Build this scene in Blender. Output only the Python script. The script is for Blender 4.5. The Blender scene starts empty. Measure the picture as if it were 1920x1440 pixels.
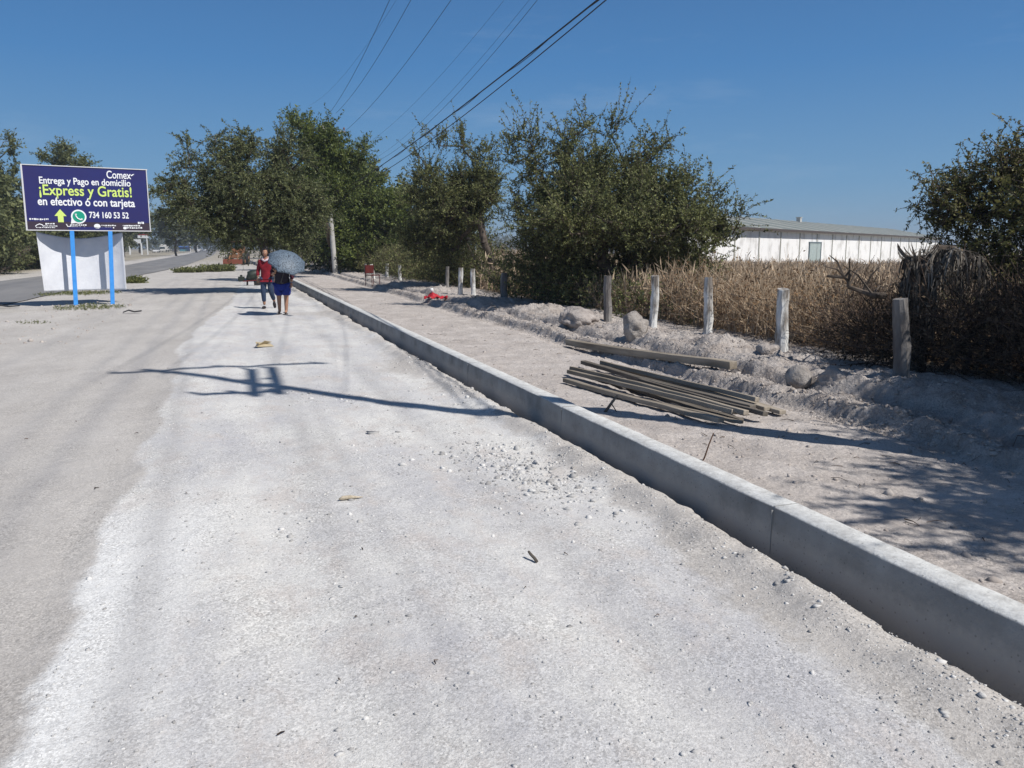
import bpy, bmesh, math, random
import numpy as np
from mathutils import Vector, Matrix, noise as mnoise
random.seed(7); np.random.seed(7)
R_ = math.radians
scene = bpy.context.scene
# ------------------------------------------------------------------ camera, sky, sun, exposure
CAM_H = 1.65; FPX = 1553.0; YAW = R_(18.4); PITCH = math.atan(255 / FPX)
camd = bpy.data.cameras.new('camera'); camd.sensor_width = 36; camd.lens = FPX / 1920 * 36
camd.clip_start = 0.05; camd.clip_end = 6000
cam = bpy.data.objects.new('camera', camd); scene.collection.objects.link(cam)
cam.location = (0, 0, CAM_H); cam.rotation_euler = (math.pi / 2 - PITCH, 0, -YAW)
scene.camera = cam
SUN_EL = R_(49); SUN_AZ = math.atan2(0.61, -0.79)       # measured from +Y towards +X
world = bpy.data.worlds.new('World'); scene.world = world; world.use_nodes = True
wn = world.node_tree; bg = wn.nodes['Background']
sky = wn.nodes.new('ShaderNodeTexSky'); sky.sky_type = 'NISHITA'; sky.sun_disc = False
sky.sun_elevation = SUN_EL; sky.sun_rotation = SUN_AZ; sky.altitude = 900
sky.air_density = 1.0; sky.dust_density = 0.25; sky.ozone_density = 2.5
tcw = wn.nodes.new('ShaderNodeTexCoord'); spw = wn.nodes.new('ShaderNodeSeparateXYZ'); rpw = wn.nodes.new('ShaderNodeValToRGB'); mxw = wn.nodes.new('ShaderNodeMix'); mxw.data_type = 'RGBA'
wn.links.new(tcw.outputs['Generated'], spw.inputs[0]); wn.links.new(spw.outputs[2], rpw.inputs[0])
for i, (pz, c) in enumerate(((0.0, (1.70, 3.05, 4.5)), (.07, (1.10, 2.60, 4.55)), (.20, (.50, 1.82, 4.15)), (.36, (.36, 1.15, 2.9)), (1.0, (.62, .85, 1.3)))):
    e = rpw.color_ramp.elements[i] if i < 2 else rpw.color_ramp.elements.new(pz)
    e.position = pz; e.color = (*c, 1)
mxw.inputs[0].default_value = .9; wn.links.new(sky.outputs[0], mxw.inputs[6]); wn.links.new(rpw.outputs[0], mxw.inputs[7])
nw = wn.nodes.new('ShaderNodeTexNoise'); mw = wn.nodes.new('ShaderNodeMapping'); mw.inputs['Scale'].default_value = (2.2, 2.2, 11); mw.inputs['Rotation'].default_value = (.25, .1, 0); nw.inputs['Scale'].default_value = 1.6; nw.inputs['Detail'].default_value = 9; nw.inputs['Roughness'].default_value = .62
wn.links.new(tcw.outputs['Generated'], mw.inputs[0]); wn.links.new(mw.outputs[0], nw.inputs[0]); rw = wn.nodes.new('ShaderNodeValToRGB'); rw.color_ramp.elements[0].position = .56; rw.color_ramp.elements[1].position = .82; rw.color_ramp.elements[1].color = (.22, .22, .22, 1); wn.links.new(nw.outputs[0], rw.inputs[0])
mc = wn.nodes.new('ShaderNodeMix'); mc.data_type = 'RGBA'; wn.links.new(rw.outputs[0], mc.inputs[0]); wn.links.new(mxw.outputs[2], mc.inputs[6]); mc.inputs[7].default_value = (4.2, 5.0, 6.0, 1)
wn.links.new(mc.outputs[2], bg.inputs[0]); bg.inputs[1].default_value = 0.10
sund = bpy.data.lights.new('sun', 'SUN'); sund.energy = 4.4; sund.angle = R_(0.53); sund.color = (1.0, 0.95, 0.89)
sun = bpy.data.objects.new('sun', sund); scene.collection.objects.link(sun)
sdir = Vector((math.sin(SUN_AZ) * math.cos(SUN_EL), math.cos(SUN_AZ) * math.cos(SUN_EL), math.sin(SUN_EL)))
sun.rotation_euler = sdir.to_track_quat('Z', 'Y').to_euler(); sun.location = (20, -20, 30)
scene.view_settings.view_transform = 'Standard'; scene.view_settings.look = 'None'
scene.view_settings.exposure = 0.22; scene.view_settings.gamma = 1.0
scene.render.engine = 'CYCLES'; scene.cycles.max_bounces = 6; scene.cycles.transparent_max_bounces = 8
scene.cycles.use_denoising = True

# ------------------------------------------------------------------ helpers
FH = Vector((math.sin(YAW), math.cos(YAW), 0)); RT = Vector((math.cos(YAW), -math.sin(YAW), 0)); ZU = Vector((0, 0, 1))
FW = FH * math.cos(PITCH) - ZU * math.sin(PITCH); UP = FH * math.sin(PITCH) + ZU * math.cos(PITCH); CP = Vector((0, 0, CAM_H))
def ray(u, v): return FW + RT * ((u - 960) / FPX) - UP * ((v - 720) / FPX)
def W(u, v, dep):                    # point of the place seen at (u, v), dep metres ahead
    d = ray(u, v); return CP + d * (dep / d.dot(FH))
def G(u, v, z=0.0):                  # point at height z seen at (u, v)
    d = ray(u, v); return CP + d * ((z - CAM_H) / d.z)

def hash2(ix, iy, s):
    h = (ix.astype(np.int64) * 374761393 + iy.astype(np.int64) * 668265263 + s * 974634777) & 0xffffffff
    h = ((h ^ (h >> 13)) * 1274126177) & 0xffffffff
    return ((h ^ (h >> 16)) & 0xffff) / 65535.0
def vn(x, y, s=0):
    x = np.asarray(x, float); y = np.asarray(y, float)
    ix = np.floor(x); iy = np.floor(y); fx = x - ix; fy = y - iy
    fx = fx * fx * (3 - 2 * fx); fy = fy * fy * (3 - 2 * fy)
    a = hash2(ix, iy, s); b = hash2(ix + 1, iy, s); c = hash2(ix, iy + 1, s); d = hash2(ix + 1, iy + 1, s)
    return (a + (b - a) * fx) * (1 - fy) + (c + (d - c) * fx) * fy
def fbm(x, y, s=0, o=4, g=0.5):
    t = 0; a = 1; n = 0
    for k in range(o):
        t = t + a * vn(x * 2 ** k + 13.7 * k, y * 2 ** k - 7.3 * k, s + k); n += a; a *= g
    return t / n * 2 - 1
def ss(a, b, x):
    t = np.clip((x - a) / (b - a), 0, 1); return t * t * (3 - 2 * t)

def curbx(y): return 2.775 - 0.0085 * y
CT = 0.25                                                # kerb top
BUMPS = [(6.0, 14.0, .75, .30), (5.75, 10.2, .8, .26), (5.9, 9.1, .6, .28), (5.95, 7.9, .6, .24), (5.9, 6.4, .8, .22),
         (5.9, 5.4, .7, .16), (5.9, 24.3, 1.0, .30), (6.0, 19.5, .9, .25), (6.1, 12.4, .6, .22), (5.1, 5.35, .3, .10), (5.9, 30, 1.2, .2),
         (-4.6, 20.6, 1.0, .05), (-3.9, 26.2, 1.4, .10), (6.2, 16.6, .8, .26)]
ROADN = [(-8, -40), (-7.2, 0), (-6.5, 28), (-5.85, 51), (-5, 67), (-4.4, 90), (-4.5, 215), (-9, 520), (-60, 3000)]
ROADF = [(-13.5, -40), (-12.8, 0), (-11.9, 28), (-11.2, 50), (-10.5, 67), (-10, 90), (-11.5, 235), (-18, 520), (-80, 3000)]
def rn(y): return np.interp(y, [p[1] for p in ROADN], [p[0] for p in ROADN])
def rf(y): return np.interp(y, [p[1] for p in ROADF], [p[0] for p in ROADF])
def HT(x, y):
    x = np.asarray(x, float); y = np.asarray(y, float)
    cx = curbx(y); right = ss(-0.02, 0.0, x - cx - 0.06)
    near = 1 - ss(60, 120, y)
    z = 0.018 * fbm(x * .7, y * .5, 1, 4) + 0.006 * fbm(x * 4, y * 4, 5, 4, .6) * near
    z = z + 0.004 * fbm(x * 14, y * 14, 9, 3, .7) * near
    # wheel ruts in the white path
    rut = np.exp(-((x - 0.15 - .06 * np.sin(y * .3)) / .16) ** 2) + np.exp(-((x - 1.55 - .06 * np.sin(y * .3 + 1)) / .16) ** 2)
    z = z - 0.014 * rut * (x < cx)
    z = z + 0.018 * ss(-.1, .12, x + .85 + .12 * fbm(y * 1.3, y * 0, 21, 3)) * (x < cx)      # spread gravel stands proud
    # trench along the kerb
    wv = 0.10 + .045 * fbm(y * 1.7, y * 0 + 2, 31, 4, .6) + .035 * (vn(y * 5, y * 0, 33) - .5)
    d = cx - x
    wv = wv + .05 * (vn(y * 2.3, y * 0, 36) - .4) + .028 * (vn(y * 9 + x * 6, x * 5, 37) - .5) + .022 * (vn(y * 21 + x * 9, x * 14, 38) - .5)
    lip = .045 * np.exp(-((d - wv - .16) / .14) ** 2) * near
    tr = (1 - ss(wv - .02, wv + .05, d)) * (x < cx + .06)
    z = np.where(x < cx + .06, z + lip * (.5 + vn(x * 6, y * 6, 35)) - .13 * tr, z)
    # raised footway bed right of the kerb
    far = 1 - ss(55, 75, y)
    bed = .185 + .02 * fbm(x * 1.5, y * 1.5, 41, 4, .6) + .016 * fbm(x * 7, y * 7, 43, 3, .6)
    lx = 4.93 + .16 * fbm(y * .55, y * 0 + 5, 47, 3) + .12 * fbm(y * 2.1 + x * .8, y * 0 + 5, 48, 5, .62)
    ledge = ss(-.02, .07, x - lx)
    bed = bed - .035 * np.exp(-((x - lx + .12) / .12) ** 2) + .095 * ledge * (1 + .35 * fbm(x * 3, y * 3, 49, 3, .7)) + .04 * ledge * fbm(x * 9, y * 9, 50, 3, .7) + .018 * ledge * (.5 - np.abs(fbm(x * 13, y * 11, 54, 3, .75)) * 2) - .10 * np.exp(-((x - lx - .42 - .05 * fbm(y * 2, y * 0, 53, 3)) / .09) ** 2) + .05 * ss(.45, .6, x - lx)
    rid = ledge * (1 - ss(.2, .7, x - lx)); bed = bed + rid * .03 * fbm(x * 2.2, y * 1.6, 52, 5, .7)
    for bx, by, br, bh in BUMPS:
        rr = np.sqrt((x - bx) ** 2 + (y - by) ** 2) / br
        b = bh * .55 * np.exp(-rr ** 2 * 1.6) * (1 + .8 * fbm(x * 3.1, y * 3.1, 61, 5, .7))
        if bx < 0: z = z + b
        else: bed = bed + b
    fld = ss(7.2, 9.5, x)
    bed = bed * (1 - fld) + fld * (.15 - 1.75 * ss(8, 60, x)) + .04 * fbm(x * .8, y * .8, 71, 3) * fld
    z = z * (1 - right) + bed * right
    z = z * 1.0
    # flat under the road
    rd = ss(-.5, .1, rn(y) - x) * ss(-.5, .1, x - rf(y))
    z = z * (1 - rd) - .03 * rd
    return z
def hz(x, y): return float(HT(np.array([x]), np.array([y]))[0])

def link(o, parent=None):
    scene.collection.objects.link(o)
    if parent is not None: o.parent = parent
    return o
def tag(o, label=None, cat=None, group=None, kind=None):
    if label: o['label'] = label
    if cat: o['category'] = cat
    if group: o['group'] = group
    if kind: o['kind'] = kind
    return o
def thing(name, label, cat, loc=(0, 0, 0), rz=0.0, group=None, rot=None):
    o = bpy.data.objects.new(name, None); o.location = loc; o.rotation_euler = rot if rot else (0, 0, rz)
    o.empty_display_size = .2
    link(o); return tag(o, label, cat, group)
def np_mesh(name, v, f, m=None, parent=None, smooth=False, attrs=None, mats=None, midx=None):
    me = bpy.data.meshes.new(name); v = np.asarray(v, np.float32); f = np.asarray(f, np.int32); k = f.shape[1]
    me.vertices.add(len(v)); me.vertices.foreach_set('co', v.ravel())
    me.loops.add(f.size); me.loops.foreach_set('vertex_index', f.ravel())
    me.polygons.add(len(f)); me.polygons.foreach_set('loop_start', np.arange(0, f.size, k, dtype=np.int32))
    me.polygons.foreach_set('loop_total', np.full(len(f), k, np.int32))
    me.update(calc_edges=True)
    if smooth: me.polygons.foreach_set('use_smooth', np.ones(len(f), bool))
    if attrs:
        for an, av in attrs.items():
            a = me.attributes.new(an, 'FLOAT', 'POINT'); a.data.foreach_set('value', np.asarray(av, np.float32))
    for mm in (mats or ([m] if m else [])): me.materials.append(mm)
    if midx is not None: me.polygons.foreach_set('material_index', np.asarray(midx, np.int32))
    o = bpy.data.objects.new(name, me); return link(o, parent)

class MB:                                                # collects shapes, builds ONE mesh
    def __init__(s): s.bm = bmesh.new()
    def box(s, c, d, rot=None, bev=0.0, taper=None):
        m = Matrix.Translation(Vector(c)) @ (rot.to_4x4() if rot else Matrix.Identity(4)) @ Matrix.Diagonal((*d, 1))
        g = bmesh.ops.create_cube(s.bm, size=1, matrix=m)
        if taper:
            for v in g['verts']:
                if (m.inverted() @ v.co).z > 0:
                    q = m.inverted() @ v.co; q.x *= taper; q.y *= taper; v.co = m @ q
        if bev: bmesh.ops.bevel(s.bm, geom=list({e for v in g['verts'] for e in v.link_edges}), offset=bev, segments=2, affect='EDGES')
        return s
    def tube(s, pts, r, n=8, cap=True):
        pts = [Vector(p) for p in pts]; r = r if isinstance(r, (list, tuple)) else [r] * len(pts); rings = []
        for i, p in enumerate(pts):
            t = (pts[min(i + 1, len(pts) - 1)] - pts[max(i - 1, 0)]).normalized()
            a = t.orthogonal().normalized() if i == 0 else (a - t * a.dot(t)).normalized()
            b = t.cross(a)
            rings.append([s.bm.verts.new(p + (a * math.cos(2 * math.pi * k / n) + b * math.sin(2 * math.pi * k / n)) * r[i]) for k in range(n)])
        for i in range(len(rings) - 1):
            for k in range(n): s.bm.faces.new((rings[i][k], rings[i][(k + 1) % n], rings[i + 1][(k + 1) % n], rings[i + 1][k]))
        if cap: s.bm.faces.new(rings[0][::-1]); s.bm.faces.new(rings[-1])
        return s
    def blob(s, c, r, sub=3, rough=.2, sc=3.0, seed=0, rot=None):
        m = Matrix.Translation(Vector(c)) @ (rot.to_4x4() if rot else Matrix.Identity(4)) @ Matrix.Diagonal((*r, 1))
        g = bmesh.ops.create_icosphere(s.bm, subdivisions=sub, radius=1)
        for v in g['verts']:
            n = mnoise.fractal(v.co * sc * .5 + Vector((seed * 7.1, seed * 3.3, 0)), 1.0, 2.0, 4)
            v.co = m @ (v.co * (1 + rough * n))
        return s
    def poly(s, pts): s.bm.faces.new([s.bm.verts.new(p) for p in pts]); return s
    def prism(s, pts, d):                                # pts outline, extruded by vector d
        a = [s.bm.verts.new(p) for p in pts]; b = [s.bm.verts.new(Vector(p) + Vector(d)) for p in pts]; n = len(a)
        s.bm.faces.new(a); s.bm.faces.new(b[::-1])
        for i in range(n): s.bm.faces.new((a[i], b[i], b[(i + 1) % n], a[(i + 1) % n]))
        return s
    def build(s, name, m, parent=None, smooth=False, wob=0.0):
        if wob:
            for v in s.bm.verts: v.co += mnoise.noise_vector(v.co * 6) * wob
        bmesh.ops.recalc_face_normals(s.bm, faces=s.bm.faces)
        me = bpy.data.meshes.new(name); s.bm.to_mesh(me); s.bm.free()
        if smooth: me.polygons.foreach_set('use_smooth', np.ones(len(me.polygons), bool))
        if m: me.materials.append(m)
        o = bpy.data.objects.new(name, me); return link(o, parent)

# ------------------------------------------------------------------ materials
def mat(name, col, col2=None, sc=5.0, det=6, rough=.9, bump=0.0, bsc=30.0, metal=0.0, spec=.3, obj=True, stretch=None, fac=(.35, .65), randisl=0.0, transl=0.0, sheen=0, emit=None):
    m = bpy.data.materials.new(name); m.use_nodes = True; nt = m.node_tree; N = nt.nodes; L = nt.links
    p = N['Principled BSDF']; p.inputs['Roughness'].default_value = rough; p.inputs['Metallic'].default_value = metal
    p.inputs['Specular IOR Level'].default_value = spec
    tc = N.new('ShaderNodeTexCoord'); mp = N.new('ShaderNodeMapping'); L.new(tc.outputs['Object'], mp.inputs[0])
    if stretch: mp.inputs['Scale'].default_value = stretch
    if col2:
        nz = N.new('ShaderNodeTexNoise'); nz.inputs['Scale'].default_value = sc; nz.inputs['Detail'].default_value = det; nz.inputs['Roughness'].default_value = .6
        L.new(mp.outputs[0], nz.inputs[0])
        src = nz.outputs[0]
        if randisl:
            g = N.new('ShaderNodeNewGeometry'); mx = N.new('ShaderNodeMix'); mx.inputs[0].default_value = randisl
            L.new(nz.outputs[0], mx.inputs[2]); L.new(g.outputs['Random Per Island'], mx.inputs[3]); src = mx.outputs[0]
        r = N.new('ShaderNodeValToRGB'); r.color_ramp.elements[0].position = fac[0]; r.color_ramp.elements[1].position = fac[1]
        r.color_ramp.elements[0].color = (*col, 1); r.color_ramp.elements[1].color = (*col2, 1)
        L.new(src, r.inputs[0]); L.new(r.outputs[0], p.inputs['Base Color']); cs = r.outputs[0]
    else: p.inputs['Base Color'].default_value = (*col, 1); cs = None
    if bump:
        nb = N.new('ShaderNodeTexNoise'); nb.inputs['Scale'].default_value = bsc; nb.inputs['Detail'].default_value = 6; nb.inputs['Roughness'].default_value = .65
        L.new(mp.outputs[0], nb.inputs[0]); b = N.new('ShaderNodeBump'); b.inputs['Distance'].default_value = bump; b.inputs['Strength'].default_value = 1
        L.new(nb.outputs[0], b.inputs['Height']); L.new(b.outputs[0], p.inputs['Normal'])
    if transl:
        t = N.new('ShaderNodeBsdfTranslucent'); ms = N.new('ShaderNodeMixShader'); ms.inputs[0].default_value = transl
        if cs: L.new(cs, t.inputs[0])
        else: t.inputs[0].default_value = (*col, 1)
        L.new(p.outputs[0], ms.inputs[1]); L.new(t.outputs[0], ms.inputs[2]); L.new(ms.outputs[0], N['Material Output'].inputs[0])
    return m
M = {}
M['bark'] = mat('bark', (.05, .04, .032), (.13, .105, .085), 9, bump=.01, bsc=25)
M['leafA'] = mat('leaf_mesquite', (.050, .066, .030), (.225, .245, .105), 1.7, transl=.32, rough=.55, randisl=.42, fac=(.30, .70))
M['leafB'] = mat('leaf_bright', (.042, .070, .022), (.21, .25, .065), 1.7, transl=.32, rough=.5, randisl=.42, fac=(.30, .70))
M['leafC'] = mat('leaf_grey', (.045, .058, .026), (.25, .265, .10), 1.7, transl=.30, rough=.6, randisl=.42, fac=(.30, .70))
M['leafD'] = mat('leaf_acacia', (.05, .065, .026), (.23, .215, .075), 1.7, transl=.3, rough=.5, randisl=.42, fac=(.30, .70))
M['leafFar'] = mat('leaf_distant', (.07, .085, .045), (.15, .165, .09), .4, transl=.2, rough=.7, randisl=.5, fac=(.2, .8))
M['dry'] = mat('dry_stalk', (.25, .18, .12), (.66, .53, .38), .7, rough=.85, randisl=.65, fac=(.2, .85), transl=.2)
M['dryleaf'] = mat('dry_leaf', (.15, .085, .045), (.42, .28, .16), 1.2, rough=.85, randisl=.65, fac=(.2, .85), transl=.25)
M['deadleaf'] = mat('dead_leaf', (.04, .03, .02), (.24, .17, .105), 1.0, rough=.9, randisl=.6, fac=(.25, .9))
M['twig'] = mat('twig', (.035, .025, .02), (.14, .10, .075), 2, rough=.9, randisl=.6)
M['greenweed'] = mat('weed_green', (.05, .07, .02), (.20, .21, .07), 2, rough=.7, randisl=.6, transl=.25)

def ground_mat():
    m = bpy.data.materials.new('bare_ground'); m.use_nodes = True; nt = m.node_tree; N = nt.nodes; L = nt.links
    p = N['Principled BSDF']; p.inputs['Roughness'].default_value = .95; p.inputs['Specular IOR Level'].default_value = .12
    tc = N.new('ShaderNodeTexCoord')
    def nz(sc, det=5, rg=.6, stretch=None, off=0):
        n = N.new('ShaderNodeTexNoise'); n.inputs['Scale'].default_value = sc; n.inputs['Detail'].default_value = det; n.inputs['Roughness'].default_value = rg
        mp = N.new('ShaderNodeMapping'); L.new(tc.outputs['Object'], mp.inputs[0]); mp.inputs['Location'].default_value = (off, off * .7, 0)
        if stretch: mp.inputs['Scale'].default_value = stretch
        L.new(mp.outputs[0], n.inputs[0]); return n.outputs[0]
    def ramp(s, a, b, ca, cb):
        r = N.new('ShaderNodeValToRGB'); r.color_ramp.elements[0].position = a; r.color_ramp.elements[1].position = b
        r.color_ramp.elements[0].color = (*ca, 1); r.color_ramp.elements[1].color = (*cb, 1); L.new(s, r.inputs[0]); return r.outputs[0]
    def at(n):
        a = N.new('ShaderNodeAttribute'); a.attribute_name = n; return a.outputs['Fac']
    def mix(f, a, b, mode='MIX'):
        x = N.new('ShaderNodeMix'); x.data_type = 'RGBA'; x.blend_type = mode
        if isinstance(f, float): x.inputs[0].default_value = f
        else: L.new(f, x.inputs[0])
        for s, i in ((a, 6), (b, 7)):
            if isinstance(s, tuple): x.inputs[i].default_value = (*s, 1)
            else: L.new(s, x.inputs[i])
        return x.outputs[2]
    def mul(a, b, op='MULTIPLY'):
        x = N.new('ShaderNodeMath'); x.operation = op; x.use_clamp = True
        for s, i in ((a, 0), (b, 1)):
            if isinstance(s, float): x.inputs[i].default_value = s
            else: L.new(s, x.inputs[i])
        return x.outputs[0]
    soil = ramp(nz(1.3, 8, .65, (1, .35, 1)), .3, .7, (.425, .405, .385), (.545, .525, .50))
    lime = ramp(nz(1.1, 9, .68, (1, .4, 1), 3), .36, .60, (.50, .50, .515), (.66, .655, .635))
    lime = mix(ramp(nz(2.7, 9, .75, (1, .6, 1), 51), .50, .62, (0, 0, 0), (.7, .7, .7)), lime, (.56, .525, .50))
    lime = mix(mul(at('white'), 1.0), lime, (.73, .735, .73))
    bedc = ramp(nz(2.2, 9, .7, None, 7), .3, .7, (.40, .365, .34), (.58, .54, .51))
    fieldc = ramp(nz(.8, 6, .6), .3, .7, (.16, .11, .065), (.27, .20, .12))
    verge = ramp(nz(.6, 6, .6), .3, .7, (.28, .25, .19), (.42, .39, .33))
    ef = N.new('ShaderNodeMath'); ef.operation = 'MULTIPLY_ADD'; L.new(nz(9, 8, .75, None, 21), ef.inputs[0]); ef.inputs[1].default_value = 1.1
    g0 = N.new('ShaderNodeMath'); g0.operation = 'SUBTRACT'; L.new(at('gravel'), g0.inputs[0]); g0.inputs[1].default_value = .55; L.new(g0.outputs[0], ef.inputs[2])
    gf = ramp(ef.outputs[0], .30, .74, (0, 0, 0), (1, 1, 1))
    c = mix(gf, soil, lime)
    tk = mul(at('track'), ramp(nz(5, 7, .7, (1, .25, 1), 31), .25, .6, (.45, .45, .45), (1, 1, 1)))
    c = mix(mul(tk, .72), c, (.345, .34, .345)); c = mix(at('bed'), c, bedc); c = mix(mul(at('rough'), ramp(nz(3.5, 9, .75, None, 41), .45, .62, (0, 0, 0), (.65, .65, .65))), c, (.31, .265, .235)); c = mix(at('field'), c, fieldc); c = mix(at('verge'), c, verge)
    # grit: individual light and dark grains
    gr = ramp(nz(120, 5, .9), .34, .66, (.50, .49, .48), (1.34, 1.34, 1.34)); c = mix(.55, c, gr, 'MULTIPLY')
    v = N.new('ShaderNodeTexVoronoi'); v.inputs['Scale'].default_value = 46; L.new(tc.outputs['Object'], v.inputs[0])
    vr = N.new('ShaderNodeSeparateColor'); L.new(v.outputs['Color'], vr.inputs[0])
    spk = mul(ramp(vr.outputs[0], .86, .9, (0, 0, 0), (1, 1, 1)), ramp(v.outputs['Distance'], .18, .4, (1, 1, 1), (0, 0, 0)))
    spk = mul(spk, ramp(nz(1.9, 4, .6, None, 11), .42, .62, (0.1, 0.1, .1), (1, 1, 1)))
    c = mix(mul(spk, .55), c, (.20, .19, .18))
    v2 = N.new('ShaderNodeTexVoronoi'); v2.inputs['Scale'].default_value = 105; L.new(tc.outputs['Object'], v2.inputs[0]); s3 = N.new('ShaderNodeSeparateColor'); L.new(v2.outputs['Color'], s3.inputs[0])
    c = mix(mul(ramp(nz(2.3, 6, .7, (1, .6, 1), 61), .35, .65, (.15, .15, .15), (.9, .9, .9)), .9), c, mix(1.0, c, ramp(s3.outputs[1], .05, .95, (.60, .595, .59), (1.22, 1.22, 1.21)), 'MULTIPLY'))
    L.new(c, p.inputs['Base Color'])
    hsum = N.new('ShaderNodeMath'); hsum.operation = 'MULTIPLY_ADD'; L.new(nz(38, 6, .7), hsum.inputs[0]); hsum.inputs[1].default_value = .0055
    h2 = N.new('ShaderNodeMath'); h2.operation = 'MULTIPLY'; L.new(nz(150, 3, .7), h2.inputs[0]); h2.inputs[1].default_value = .003; L.new(h2.outputs[0], hsum.inputs[2])
    h3 = N.new('ShaderNodeMath'); h3.operation = 'MULTIPLY_ADD'; L.new(nz(7, 6, .65, None, 5), h3.inputs[0]); h3.inputs[1].default_value = .010; L.new(hsum.outputs[0], h3.inputs[2])
    vb = N.new('ShaderNodeTexVoronoi'); vb.inputs['Scale'].default_value = 17; wz = N.new('ShaderNodeVectorMath'); wz.operation = 'ADD'
    wn_ = N.new('ShaderNodeTexNoise'); wn_.inputs['Scale'].default_value = 9; wn_.inputs['Detail'].default_value = 4; L.new(tc.outputs['Object'], wn_.inputs[0])
    ws_ = N.new('ShaderNodeVectorMath'); ws_.operation = 'SCALE'; ws_.inputs['Scale'].default_value = .12; L.new(wn_.outputs['Color'], ws_.inputs[0]); L.new(tc.outputs['Object'], wz.inputs[0]); L.new(ws_.outputs[0], wz.inputs[1]); L.new(wz.outputs[0], vb.inputs[0])
    vm_ = N.new('ShaderNodeMath'); vm_.operation = 'MULTIPLY'; L.new(vb.outputs['Distance'], vm_.inputs[0]); L.new(at('rough'), vm_.inputs[1])
    h4 = N.new('ShaderNodeMath'); h4.operation = 'MULTIPLY_ADD'; L.new(vm_.outputs[0], h4.inputs[0]); h4.inputs[1].default_value = -.022; L.new(h3.outputs[0], h4.inputs[2])
    h3 = N.new('ShaderNodeMath'); h3.operation = 'MULTIPLY_ADD'; L.new(mul(nz(26, 6, .75, None, 17), at('rough')), h3.inputs[0]); h3.inputs[1].default_value = .03; L.new(h4.outputs[0], h3.inputs[2])
    b = N.new('ShaderNodeBump'); b.inputs['Distance'].default_value = 1.0; b.inputs['Strength'].default_value = 1.0; L.new(h3.outputs[0], b.inputs['Height']); L.new(b.outputs[0], p.inputs['Normal'])
    return m

# ------------------------------------------------------------------ ground
def axis(lo, hi, step, ext_lo, ext_hi, g=1.12):
    a = list(np.arange(lo, hi, step)); s = step
    x = a[-1]
    while x < ext_hi: s *= g; x += s; a.append(x)
    s = step; x = lo; b = []
    while x > ext_lo: s *= g; x -= s; b.append(x)
    return np.array(b[::-1] + a)
xs = axis(-2.2, 7.0, .03, -2500, 2500, 1.045)
ys = [-60, -30, -15, -8, -4, -2, -1, -.4]; y = 0.1
while y < 3200: ys.append(y); y += max(.022, .0058 * y) if y < 60 else .03 * y
ys = np.array(ys)
X, Y = np.meshgrid(xs, ys); Z = HT(X, Y)
nx, ny = len(xs), len(ys)
idx = np.arange(nx * ny).reshape(ny, nx)
F = np.stack([idx[:-1, :-1], idx[:-1, 1:], idx[1:, 1:], idx[1:, :-1]], -1).reshape(-1, 4)
cx = curbx(Y); nb = fbm(X * 1.6, Y * 1.1, 81, 5, .62); nb2 = fbm(X * .6, Y * .35, 83, 4, .6)
lw = -.86 + np.interp(Y, [0, 10, 15, 20, 26, 40, 70], [0, .12, -.12, .2, .7, 1.1, 1.3])
grav = ss(-.10, .12, X - lw + .16 * nb) * (1 - ss(-.22, .22, X - (cx - .42) + .32 * nb + .12 * np.sin(Y * .7))) * (1 - ss(30, 60, Y))
grav = np.where((X > cx - .5) & (X < cx) & (Y > 12), grav * .6 + .2, grav)
grav = grav * (1 - .55 * ss(.15, .5, nb2) * ss(0.6, 1.6, X))
white = ss(-.10, .05, X - lw + .16 * nb) * (1 - ss(.25, .8, X - lw + .3 * nb2)) * (1 - ss(4.0, 6.2, Y + 1.5 * nb2))
bedm = ss(.02, .1, X - cx) ; fldm = ss(7.0, 8.0, X + .5 * nb)
vm = ss(0, 1.5, rf(Y) - X - 2.0 + nb) + ss(60, 140, Y) * (X > rn(Y)) * .8 + .35 * ss(.1, .5, nb2) * ss(-3.0, -5.5, X) * (X > rn(Y))
def trk(x0, w): return np.exp(-((X - x0 - .05 * fbm(Y * .4, Y * 0 + x0 * 9, 87, 3)) / w) ** 2)
track = (.9 * trk(-1.36, .13) + .6 * trk(-1.85, .12) + .75 * trk(-.36 - .03 * np.clip(Y, 0, 16), .10) + .8 * trk(.50, .11) + .5 * trk(.74, .07) + .5 * trk(1.55, .12) + .5 * trk(-3.1, .2) + .4 * trk(-2.6, .15)) * (X < cx - .3) * (1 - ss(40, 70, Y))
rough = np.clip(ss(4.75, 5.0, X) * (1 - ss(7.5, 8.5, X)) + .35 * bedm, 0, 1) * (1 - ss(30, 60, Y))
track = track * (.5 + .5 * ss(-.3, .3, fbm(X * 1.2, Y * .3, 89, 4)))
gm = ground_mat()
ground = np_mesh('ground', np.stack([X, Y, Z], -1).reshape(-1, 3), F, gm, smooth=True,
    attrs=dict(rough=rough.ravel(), track=np.clip(track, 0, 1).ravel(), gravel=grav.ravel(), white=np.clip(white, 0, 1).ravel(), bed=bedm.ravel(), field=fldm.ravel(), verge=np.clip(vm, 0, 1).ravel()))
tag(ground, kind='structure')

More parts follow.
